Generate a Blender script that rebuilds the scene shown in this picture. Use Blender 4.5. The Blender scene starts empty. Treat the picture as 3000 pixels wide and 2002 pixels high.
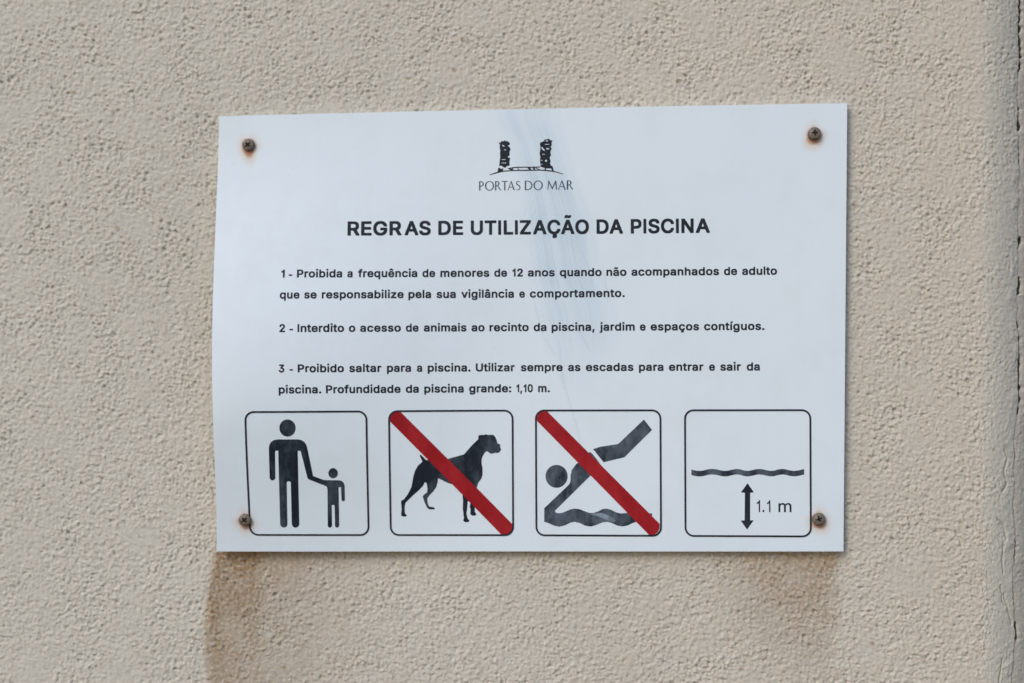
import bpy, bmesh, math, json
import numpy as np
from mathutils import Matrix, Vector

C = bpy.context.scene.collection
SC = bpy.context.scene

# measured geometry of the sign and wall, in millimetres on the sign's own plane
# (x right, y up from the sign's centre, z out of the wall)
DATA = json.loads(r'''{"cam":[49.98234,-8.21727,951.60107,0.00059,0.06329,-0.00436],"bulge":[17.042,-34.354,173.554,152.344,212.445,5.662],"left":[],"left_edge":[[146.53,-209.14],[118.86,-209.45],[98.99,-210.04],[86.13,-210.16],[72.81,-210.43],[58.13,-210.24],[30.36,-210.32],[9.7,-210.31],[-15.41,-210.07],[-33.64,-209.78],[-46.18,-209.55],[-65.63,-209.81],[-84.08,-209.73],[-107.36,-209.96],[-130.84,-210.7],[-148.75,-211.34]],"top_edge":[[-209.14,146.53],[-9.65,148.35],[212.24,149.03]],"bottom_edge":[[-211.34,-148.75],[-10.94,-148.11],[208.46,-147.03]],"right_edge":[[149.03,212.24],[0.88,210.35],[-147.03,208.46]],"lines":{"b2":[36.05,[["1",-165.03,-162.17],["-",-159.42,-157.13],["Proibida",-153.97,-123.7],["a",-120.28,-116.75],["frequência",-113.22,-73.58],["de",-70.09,-61.62],["menores",-58.12,-25.35],["de",-22.03,-13.42],["12",-9.89,-2.8],["anos",0.5,18.47],["quando",21.9,49.84],["não",53.0,66.38],["acompanhados",69.63,127.67],["de",130.93,139.61],["adulto",142.85,165.84]]],"b3":[21.92,[["que",-165.12,-151.94],["se",-148.84,-140.5],["responsabilize",-137.11,-82.63],["pela",-79.45,-64.33],["sua",-60.69,-47.84],["vigilância",-44.14,-8.92],["e",-5.28,-1.51],["comportamento.",1.79,65.23]]],"b4":[-0.52,[["2",-164.97,-161.19],["-",-158.24,-155.86],["Interdito",-152.92,-122.06],["o",-118.9,-114.61],["acesso",-111.45,-84.43],["de",-81.14,-72.66],["animais",-69.19,-40.72],["ao",-37.41,-28.66],["recinto",-25.37,0.93],["da",4.23,12.81],["piscina,",16.26,44.95],["jardim",48.31,71.71],["e",75.11,78.97],["espaços",82.23,114.32],["contíguos.",117.62,157.41]]],"b5":[-27.41,[["3",-165.09,-161.46],["-",-157.96,-155.81],["Proibido",-152.58,-122.06],["saltar",-118.55,-97.32],["para",-93.69,-77.72],["a",-73.87,-70.34],["piscina.",-66.69,-38.1],["Utilizar",-34.61,-8.56],["sempre",-4.45,23.56],["as",27.14,35.4],["escadas",39.02,70.73],["para",74.36,90.67],["entrar",94.24,117.11],["e",120.83,124.68],["sair",128.22,141.8],["da",145.64,154.24]]],"b6":[-41.45,[["piscina.",-165.27,-137.01],["Profundidade",-134.01,-84.72],["da",-81.24,-72.66],["piscina",-69.04,-42.74],["grande:",-39.12,-10.93],["1,10",-7.5,3.48],["m.",7.05,14.93]]],"b1":[64.21,[["REGR",-120.57,-84.25],["AS",-82.12,-64.58],["DE",-59.53,-42.79],["UTILIZ",-37.67,2.73],["AÇÃO",4.19,41.47],["DA",46.57,64.15],["PISCIN",69.37,111.07],["A",112.51,121.73]]]},"brand":[93.99,-31.98,-4.06,-1.24,10.84,13.84,31.14],"depth":[-121.25,151.8,160.77,166.06,174.59],"boxes":[[-187.75,-107.42],[-92.46,-10.13],[5.48,88.51],[104.76,187.19]],"box_y":[-137.18,-53.65],"shapes":{"adult":[[[-166.48,-72.07],[-152.96,-72.13],[-150.66,-72.63],[-148.76,-74.0],[-147.59,-75.85],[-146.99,-78.19],[-143.71,-96.95],[-136.34,-99.77],[-126.44,-99.88],[-124.74,-100.32],[-123.43,-101.51],[-122.81,-103.37],[-122.81,-112.88],[-122.81,-113.0],[-122.94,-113.51],[-123.27,-113.92],[-123.74,-114.15],[-124.26,-114.15],[-124.73,-113.92],[-125.04,-113.51],[-125.14,-112.99],[-125.28,-104.6],[-126.88,-104.59],[-127.14,-130.76],[-127.14,-130.76],[-127.3,-131.38],[-127.71,-131.88],[-128.28,-132.15],[-128.92,-132.15],[-129.48,-131.88],[-129.86,-131.38],[-129.98,-130.75],[-129.93,-117.34],[-130.22,-116.78],[-130.89,-116.52],[-131.57,-116.77],[-131.83,-117.33],[-132.02,-130.75],[-132.02,-130.75],[-132.18,-131.38],[-132.59,-131.88],[-133.16,-132.15],[-133.8,-132.15],[-134.36,-131.88],[-134.74,-131.38],[-134.86,-130.75],[-134.38,-105.81],[-134.65,-104.5],[-135.36,-103.75],[-146.3,-99.42],[-147.2,-98.73],[-147.65,-97.67],[-151.37,-80.33],[-152.39,-79.77],[-153.43,-79.89],[-154.12,-129.5],[-154.13,-129.62],[-154.42,-130.74],[-155.15,-131.63],[-156.19,-132.13],[-157.32,-132.13],[-158.32,-131.64],[-159.0,-130.74],[-159.21,-129.63],[-158.81,-101.18],[-159.28,-100.62],[-160.5,-100.49],[-161.25,-100.8],[-161.58,-101.42],[-162.18,-129.5],[-162.12,-129.63],[-162.41,-130.72],[-163.13,-131.59],[-164.14,-132.08],[-165.25,-132.08],[-166.23,-131.6],[-166.88,-130.72],[-167.09,-129.63],[-166.42,-79.83],[-167.45,-79.52],[-168.57,-79.95],[-169.06,-97.79],[-169.07,-97.92],[-169.29,-98.76],[-169.85,-99.43],[-170.63,-99.8],[-171.48,-99.8],[-172.23,-99.42],[-172.73,-98.75],[-172.88,-97.91],[-172.65,-77.77],[-172.22,-75.74],[-171.12,-73.9],[-169.24,-72.61]],[[-154.41,-64.5],[-154.5,-65.41],[-154.72,-66.29],[-155.06,-67.12],[-155.52,-67.89],[-156.09,-68.58],[-156.75,-69.16],[-157.49,-69.63],[-158.29,-69.97],[-159.12,-70.18],[-159.97,-70.25],[-160.81,-70.17],[-161.63,-69.96],[-162.41,-69.61],[-163.12,-69.13],[-163.75,-68.54],[-164.29,-67.85],[-164.71,-67.07],[-165.01,-66.24],[-165.19,-65.36],[-165.23,-64.45],[-165.14,-63.55],[-164.92,-62.67],[-164.58,-61.84],[-164.11,-61.07],[-163.55,-60.39],[-162.89,-59.8],[-162.15,-59.33],[-161.36,-58.99],[-160.53,-58.79],[-159.69,-58.72],[-158.84,-58.79],[-158.02,-59.01],[-157.25,-59.36],[-156.53,-59.83],[-155.9,-60.42],[-155.37,-61.11],[-154.94,-61.89],[-154.63,-62.72],[-154.46,-63.6]],[[-127.11,-95.11],[-127.17,-95.65],[-127.3,-96.18],[-127.5,-96.68],[-127.77,-97.14],[-128.11,-97.55],[-128.49,-97.91],[-128.93,-98.19],[-129.39,-98.39],[-129.88,-98.52],[-130.38,-98.56],[-130.87,-98.51],[-131.35,-98.38],[-131.81,-98.17],[-132.23,-97.89],[-132.6,-97.53],[-132.91,-97.12],[-133.15,-96.65],[-133.33,-96.15],[-133.43,-95.62],[-133.46,-95.07],[-133.4,-94.53],[-133.27,-94.0],[-133.07,-93.5],[-132.79,-93.04],[-132.46,-92.63],[-132.07,-92.28],[-131.64,-91.99],[-131.17,-91.79],[-130.69,-91.66],[-130.19,-91.62],[-129.7,-91.67],[-129.22,-91.8],[-128.76,-92.01],[-128.35,-92.3],[-127.98,-92.65],[-127.66,-93.07],[-127.42,-93.53],[-127.24,-94.03],[-127.14,-94.56]]],"dog":[[[-72.46,-83.49],[-71.73,-83.0],[-70.82,-83.75],[-68.1,-86.72],[-65.97,-86.48],[-60.79,-87.37],[-54.67,-86.18],[-48.54,-84.49],[-42.72,-82.86],[-40.88,-80.72],[-38.72,-78.27],[-35.64,-75.04],[-33.18,-72.78],[-33.3,-71.24],[-32.56,-69.96],[-30.11,-69.91],[-29.01,-69.85],[-27.97,-69.43],[-26.93,-69.86],[-23.07,-69.87],[-21.79,-71.41],[-20.64,-74.05],[-20.47,-75.64],[-19.24,-75.89],[-18.39,-76.81],[-18.64,-77.86],[-17.91,-79.7],[-18.84,-81.41],[-20.25,-82.14],[-21.9,-81.89],[-23.44,-82.44],[-24.97,-82.5],[-26.19,-81.7],[-27.41,-80.77],[-28.64,-81.57],[-30.31,-84.14],[-31.05,-86.28],[-31.07,-89.04],[-30.41,-92.42],[-30.5,-96.72],[-31.19,-99.17],[-33.35,-102.11],[-34.6,-105.92],[-35.24,-112.06],[-35.77,-117.59],[-35.79,-121.58],[-34.7,-123.24],[-35.44,-124.04],[-37.47,-124.17],[-38.87,-123.12],[-38.61,-120.05],[-39.15,-118.2],[-38.7,-115.43],[-40.47,-114.2],[-40.94,-119.43],[-41.45,-122.5],[-40.73,-125.7],[-39.45,-127.55],[-39.95,-128.47],[-42.41,-128.53],[-43.63,-127.55],[-43.13,-125.58],[-43.88,-118.81],[-43.6,-114.5],[-44.06,-109.58],[-46.24,-105.27],[-50.21,-103.23],[-53.57,-102.17],[-57.23,-100.31],[-60.28,-98.94],[-60.6,-101.53],[-61.55,-104.91],[-63.73,-107.98],[-66.2,-110.44],[-67.63,-112.59],[-67.36,-115.99],[-66.28,-117.97],[-63.64,-118.4],[-62.48,-119.21],[-63.04,-119.89],[-66.3,-119.88],[-67.82,-118.76],[-69.5,-115.06],[-70.68,-111.04],[-69.69,-109.81],[-67.71,-108.28],[-67.38,-105.81],[-67.95,-102.11],[-69.17,-101.49],[-70.42,-103.95],[-73.21,-107.02],[-76.92,-110.09],[-80.02,-113.17],[-82.2,-115.32],[-82.84,-117.49],[-82.89,-121.2],[-82.61,-122.75],[-81.39,-123.8],[-81.89,-124.48],[-83.25,-124.79],[-85.09,-124.29],[-85.37,-123.05],[-84.9,-119.96],[-85.26,-114.69],[-84.94,-113.77],[-83.4,-113.15],[-80.59,-109.46],[-78.08,-104.53],[-76.96,-98.37],[-75.81,-94.06],[-73.63,-90.38],[-70.55,-87.62]]],"bar2":[[[-91.9,-60.51],[-91.88,-58.43],[-91.01,-55.98],[-89.36,-54.16],[-87.24,-53.56],[-85.3,-53.7],[-10.79,-129.6],[-10.8,-132.66],[-12.04,-135.36],[-14.38,-136.96],[-17.82,-137.1]]],"bar3":[[[6.21,-60.63],[6.22,-58.49],[7.21,-56.22],[8.94,-54.51],[10.9,-53.9],[12.74,-53.9],[87.6,-129.15],[87.59,-132.2],[86.36,-134.76],[84.05,-136.6],[80.65,-136.67]]],"diver_head":[[[26.56,-97.71],[26.46,-98.9],[26.18,-100.07],[25.73,-101.18],[25.12,-102.2],[24.37,-103.11],[23.48,-103.9],[22.49,-104.52],[21.41,-104.99],[20.28,-105.27],[19.12,-105.37],[17.96,-105.27],[16.84,-105.0],[15.76,-104.54],[14.78,-103.91],[13.9,-103.14],[13.14,-102.22],[12.54,-101.2],[12.1,-100.09],[11.83,-98.93],[11.75,-97.73],[11.85,-96.53],[12.12,-95.36],[12.57,-94.25],[13.18,-93.23],[13.94,-92.32],[14.83,-91.54],[15.82,-90.91],[16.9,-90.45],[18.03,-90.17],[19.19,-90.07],[20.35,-90.16],[21.48,-90.44],[22.55,-90.9],[23.53,-91.53],[24.41,-92.3],[25.16,-93.21],[25.76,-94.24],[26.2,-95.34],[26.47,-96.51]]],"diver_legs":[[[43.61,-79.48],[48.68,-77.89],[60.38,-76.05],[77.53,-59.78],[82.9,-66.67],[64.48,-84.9],[50.58,-88.27]]],"diver_body":[[[41.34,-81.31],[43.17,-82.65],[45.59,-85.71],[48.93,-90.28],[42.01,-97.01],[17.83,-120.91],[18.56,-122.01],[20.39,-122.43],[22.54,-122.18],[25.29,-121.07],[28.35,-119.77],[31.11,-119.22],[34.46,-119.63],[38.12,-121.15],[41.17,-122.12],[43.91,-122.11],[47.27,-120.82],[50.02,-119.46],[52.46,-119.21],[55.19,-119.88],[58.84,-121.69],[61.88,-122.42],[65.83,-122.04],[69.18,-120.56],[72.23,-119.58],[74.65,-119.69],[77.68,-121.15],[80.41,-122.11],[82.72,-122.35],[82.51,-128.81],[80.08,-128.45],[76.44,-127.73],[72.49,-127.93],[69.75,-128.79],[66.1,-130.51],[62.75,-131.14],[59.41,-130.42],[55.76,-128.78],[52.72,-128.0],[49.67,-128.38],[46.01,-129.98],[42.04,-131.22],[38.08,-130.62],[34.42,-128.86],[31.07,-128.08],[28.32,-128.64],[24.64,-130.49],[20.97,-131.42],[17.3,-130.7],[13.63,-129.06],[10.76,-128.15],[10.8,-119.09],[26.9,-103.76],[28.13,-102.11],[28.5,-100.09],[28.58,-96.72],[29.39,-93.36],[32.15,-89.69],[34.6,-87.85],[38.28,-84.49]]],"pale_patch":[[[40.86,-122.79],[44.82,-122.23],[49.09,-122.03],[53.35,-123.67],[57.0,-125.48],[58.51,-127.19],[57.9,-128.29],[55.16,-128.42],[52.12,-126.6],[47.25,-124.48]]],"water":[[[108.83,-93.02],[110.48,-93.49],[112.46,-93.89],[115.11,-93.95],[117.75,-93.48],[120.07,-92.81],[122.71,-92.61],[125.36,-92.87],[127.66,-93.47],[130.3,-93.93],[132.94,-93.79],[135.58,-93.12],[138.22,-92.59],[140.86,-92.78],[143.49,-93.64],[146.12,-93.91],[148.76,-93.5],[151.06,-92.84],[153.37,-92.57],[156.0,-92.83],[158.3,-93.43],[160.92,-93.89],[163.55,-93.68],[165.85,-92.95],[168.48,-92.55],[171.11,-92.81],[173.73,-93.54],[176.35,-93.86],[179.3,-93.53],[183.04,-92.6],[183.03,-96.24],[179.29,-97.17],[176.34,-97.51],[173.71,-97.18],[171.09,-96.46],[168.47,-96.2],[165.84,-96.6],[163.54,-97.33],[160.91,-97.53],[158.28,-97.07],[155.98,-96.48],[153.35,-96.22],[151.05,-96.49],[148.74,-97.16],[146.11,-97.56],[143.47,-97.3],[140.84,-96.44],[138.21,-96.24],[135.57,-96.78],[132.92,-97.45],[130.29,-97.58],[127.65,-97.12],[125.34,-96.53],[122.7,-96.27],[120.05,-96.47],[117.74,-97.14],[115.09,-97.61],[112.45,-97.55],[110.46,-97.15],[108.81,-96.69]]],"arrow":[[[145.82,-102.07],[150.01,-108.17],[147.51,-108.38],[147.42,-126.7],[149.73,-126.7],[145.36,-132.82],[141.23,-126.86],[143.8,-126.72],[144.08,-108.39],[141.45,-108.19]]],"tower1":[[[-18.77,126.36],[-17.62,125.86],[-16.84,127.18],[-15.68,126.88],[-14.8,127.57],[-13.74,127.0],[-12.76,127.05],[-11.22,125.77],[-11.22,124.65],[-12.42,124.1],[-12.35,123.54],[-11.37,123.0],[-10.75,121.42],[-11.45,119.85],[-11.4,117.15],[-12.59,116.74],[-12.52,116.18],[-11.05,115.6],[-11.48,113.36],[-11.49,110.55],[-13.29,110.23],[-13.99,109.18],[-15.22,109.27],[-16.63,110.41],[-18.45,110.5],[-18.16,112.39],[-18.02,114.14],[-17.65,116.59],[-17.85,119.4],[-17.64,120.8],[-18.05,122.56],[-17.9,124.32]],[[-16.5,124.65],[-15.79,124.5],[-14.67,123.64],[-15.02,123.3],[-16.04,123.73]],[[-15.31,121.48],[-13.91,121.46],[-13.56,121.07],[-15.0,120.91]],[[-16.82,114.9],[-14.08,114.9],[-14.15,114.45],[-16.75,114.48]],[[-16.9,112.58],[-13.59,112.58],[-13.74,112.16],[-16.83,112.16]]],"tower2":[[[9.13,125.99],[10.04,125.84],[10.99,126.6],[11.94,126.52],[11.94,127.71],[13.56,127.97],[15.1,128.16],[16.07,127.16],[17.37,127.18],[16.84,125.61],[16.9,123.86],[16.12,122.82],[16.96,121.41],[16.18,120.37],[16.04,118.62],[16.45,117.04],[15.61,116.18],[15.67,114.78],[16.08,113.02],[15.73,111.63],[16.42,110.22],[17.47,109.78],[17.74,108.28],[18.43,106.34],[17.31,106.22],[16.41,108.29],[12.84,108.44],[8.99,109.68],[9.35,110.3],[8.94,113.46],[9.23,116.26],[8.75,118.19],[9.11,120.46],[9.33,122.56],[9.05,123.96]],[[14.39,126.8],[14.33,126.64],[14.16,126.51],[13.91,126.42],[13.62,126.39],[13.32,126.43],[13.08,126.52],[12.91,126.66],[12.85,126.82],[12.91,126.98],[13.08,127.11],[13.33,127.2],[13.62,127.23],[13.92,127.19],[14.17,127.1],[14.33,126.96]],[[12.28,124.76],[15.22,124.72],[15.15,124.27],[12.42,124.27]],[[13.11,122.02],[15.14,121.92],[15.07,121.15],[13.32,121.11]],[[9.85,122.62],[10.52,122.93],[11.36,121.55],[12.47,120.52],[11.91,120.18],[10.44,121.07]],[[10.43,118.06],[12.25,118.04],[12.18,117.59],[10.57,117.64]],[[9.57,114.01],[10.62,114.03],[10.55,113.54],[9.57,113.56]],[[13.74,113.5],[13.67,113.2],[13.47,112.96],[13.19,112.83],[12.88,112.83],[12.6,112.97],[12.41,113.22],[12.34,113.52],[12.41,113.83],[12.6,114.07],[12.88,114.2],[13.2,114.19],[13.48,114.06],[13.67,113.81]],[[9.56,111.42],[10.61,111.37],[10.5,110.99],[9.63,111.0]]],"emblem_base":[[[-24.86,104.38],[-22.89,104.79],[-20.04,105.48],[-17.59,106.08],[-15.2,106.58],[-10.3,106.86],[-5.04,106.94],[-0.48,106.87],[4.43,106.95],[8.97,106.95],[14.2,106.5],[17.31,106.05],[20.45,105.4],[24.31,104.25],[24.43,104.65],[20.61,105.97],[17.46,106.87],[14.27,107.27],[8.99,107.65],[4.42,107.68],[-0.49,107.67],[-5.05,107.64],[-10.33,107.49],[-15.27,107.32],[-17.8,107.04],[-20.28,106.29],[-23.06,105.36],[-24.96,104.76]],[[-11.4,108.63],[-8.53,108.91],[-1.52,109.05],[3.74,109.01],[8.93,109.05],[8.91,109.75],[3.73,109.64],[-1.53,109.72],[-8.57,109.61],[-11.47,109.11]],[[-19.02,109.31],[-17.69,109.05],[-17.34,107.99],[-16.63,108.79],[-15.51,108.67],[-16.11,107.63],[-15.65,107.24],[-19.45,106.37]],[[-12.78,108.65],[-11.18,107.85],[-9.26,107.02],[-8.91,107.86],[-10.85,108.69],[-12.61,109.12]],[[-9.05,109.1],[-10.51,108.05],[-10.12,107.56],[-8.75,108.72]],[[-6.32,108.94],[-5.91,108.07],[-5.05,107.25],[-4.69,107.67],[-5.58,108.34],[-6.01,109.1]],[[0.4,109.08],[2.4,109.06],[3.09,107.65],[1.8,107.45],[1.1,108.37]],[[4.08,109.04],[5.48,109.02],[5.55,107.48],[4.6,107.49]],[[5.8,108.83],[7.13,108.01],[8.91,107.38],[9.06,107.77],[7.34,108.45],[6.01,109.19]],[[12.08,108.81],[12.18,107.94],[12.21,107.15],[13.04,107.21],[12.94,108.03],[12.77,108.92]]]},"screws":[[-188.59,126.63],[190.52,129.03],[-190.75,-126.77],[192.28,-125.67]],"smear":[[142.9,-18.4,20.1,0.5],[125.6,-9.7,24.6,0.68],[93.4,-0.3,34.0,0.88],[72.8,1.0,42.6,1.0],[56.8,3.7,44.3,1.0],[38.5,5.9,47.4,0.95],[24.8,8.1,52.6,0.8],[11.0,11.5,57.1,0.7],[-2.7,13.7,58.2,0.5],[-16.4,17.1,55.8,0.35],[-30.1,20.5,49.0,0.2],[-53.0,26.1,44.3,0.0]],"scratch":[[[36.34,53.09],[42.43,38.21],[43.54,31.36]],[[50.42,42.71],[52.64,31.3],[53.73,19.9]],[[21.25,-7.3],[23.45,-27.86],[26.57,-43.85],[32.87,-64.4],[35.54,-78.09]],[[21.63,-24.43],[24.31,-39.28]],[[3.56,24.78],[10.3,-2.68],[18.24,-16.43]],[[33.16,1.77],[42.2,-14.24]]],"stain_left":[[-214.34,-149.55],[-215.79,-157.71],[-217.5,-169.37],[-220.41,-185.7],[-221.67,-204.36],[-221.72,-216.01],[-220.36,-229.98],[-218.99,-241.61]],"wallpx":[[-363.28,229.72],[328.28,216.18],[-365.23,-241.33],[326.23,-233.86],[300.78,-8.76],[323.95,-8.86]],"crack":[[217.8,327.5],[195.1,326.7],[181.5,327.8],[169.1,326.4],[143.1,326.1],[134.0,325.4],[115.9,327.0],[100.0,326.5],[59.3,325.9],[45.7,326.3],[29.8,325.8],[20.8,324.0],[12.9,325.9],[5.0,323.7],[-8.6,326.0],[-38.1,325.2],[-49.4,325.4],[-57.3,324.5],[-67.9,322.7],[-74.3,321.3],[-85.6,322.6],[-92.4,321.2],[-106.0,322.5],[-117.3,320.7],[-135.4,322.8],[-153.5,321.8],[-164.9,320.0],[-185.2,321.2],[-196.5,321.6],[-205.6,322.0],[-212.4,321.1],[-226.0,320.2],[-235.5,319.2]],"gap":[[216.3,1.4],[206.1,1.86],[202.3,0.47],[200.5,1.4],[180.3,1.86],[179.2,0.0],[175.8,1.63],[167.9,1.16],[166.3,0.0],[147.7,0.0],[146.1,1.4],[138.7,1.4],[137.5,2.09],[131.9,2.09],[130.8,0.7],[119.6,0.7],[81.3,0.0],[61.5,0.0],[61.1,1.63],[55.5,1.63],[53.2,0.7],[51.6,0.0],[34.5,0.0],[33.6,1.86],[22.9,1.86],[21.5,0.0],[5.3,0.0],[4.4,1.4],[0.4,1.4],[-0.8,0.23],[-6.4,1.16],[-10.9,0.47],[-15.4,1.16],[-31.1,1.63],[-49.1,1.4],[-51.4,0.23],[-53.6,2.09],[-57.0,1.16],[-58.1,0.0],[-73.8,0.23],[-85.1,0.7],[-94.1,0.23],[-121.1,0.47],[-130.0,0.23],[-148.0,0.93],[-154.8,0.7],[-157.0,0.0],[-184.0,0.7],[-190.7,0.47],[-193.4,0.0],[-194.8,1.16],[-202.0,1.4],[-208.7,1.86],[-210.3,0.23],[-222.2,0.7],[-233.9,0.47]],"branches":[[[320.71,-80.92],[323.34,-86.57],[321.09,-94.48],[322.82,-103.51],[319.25,-108.04]],[[314.3,-126.13],[319.59,-130.63],[321.77,-139.66]],[[320.72,-175.81],[325.52,-189.33],[327.26,-196.09]],[[319.19,-218.75],[317.82,-228.93],[316.46,-235.72]],[[282.5,-134.17],[284.92,-139.37],[286.68,-144.34]],[[318.31,-170.18],[319.37,-180.34],[321.57,-183.71]],[[319.09,-144.19],[318.6,-153.23],[320.78,-162.26]]]}''')
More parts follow.
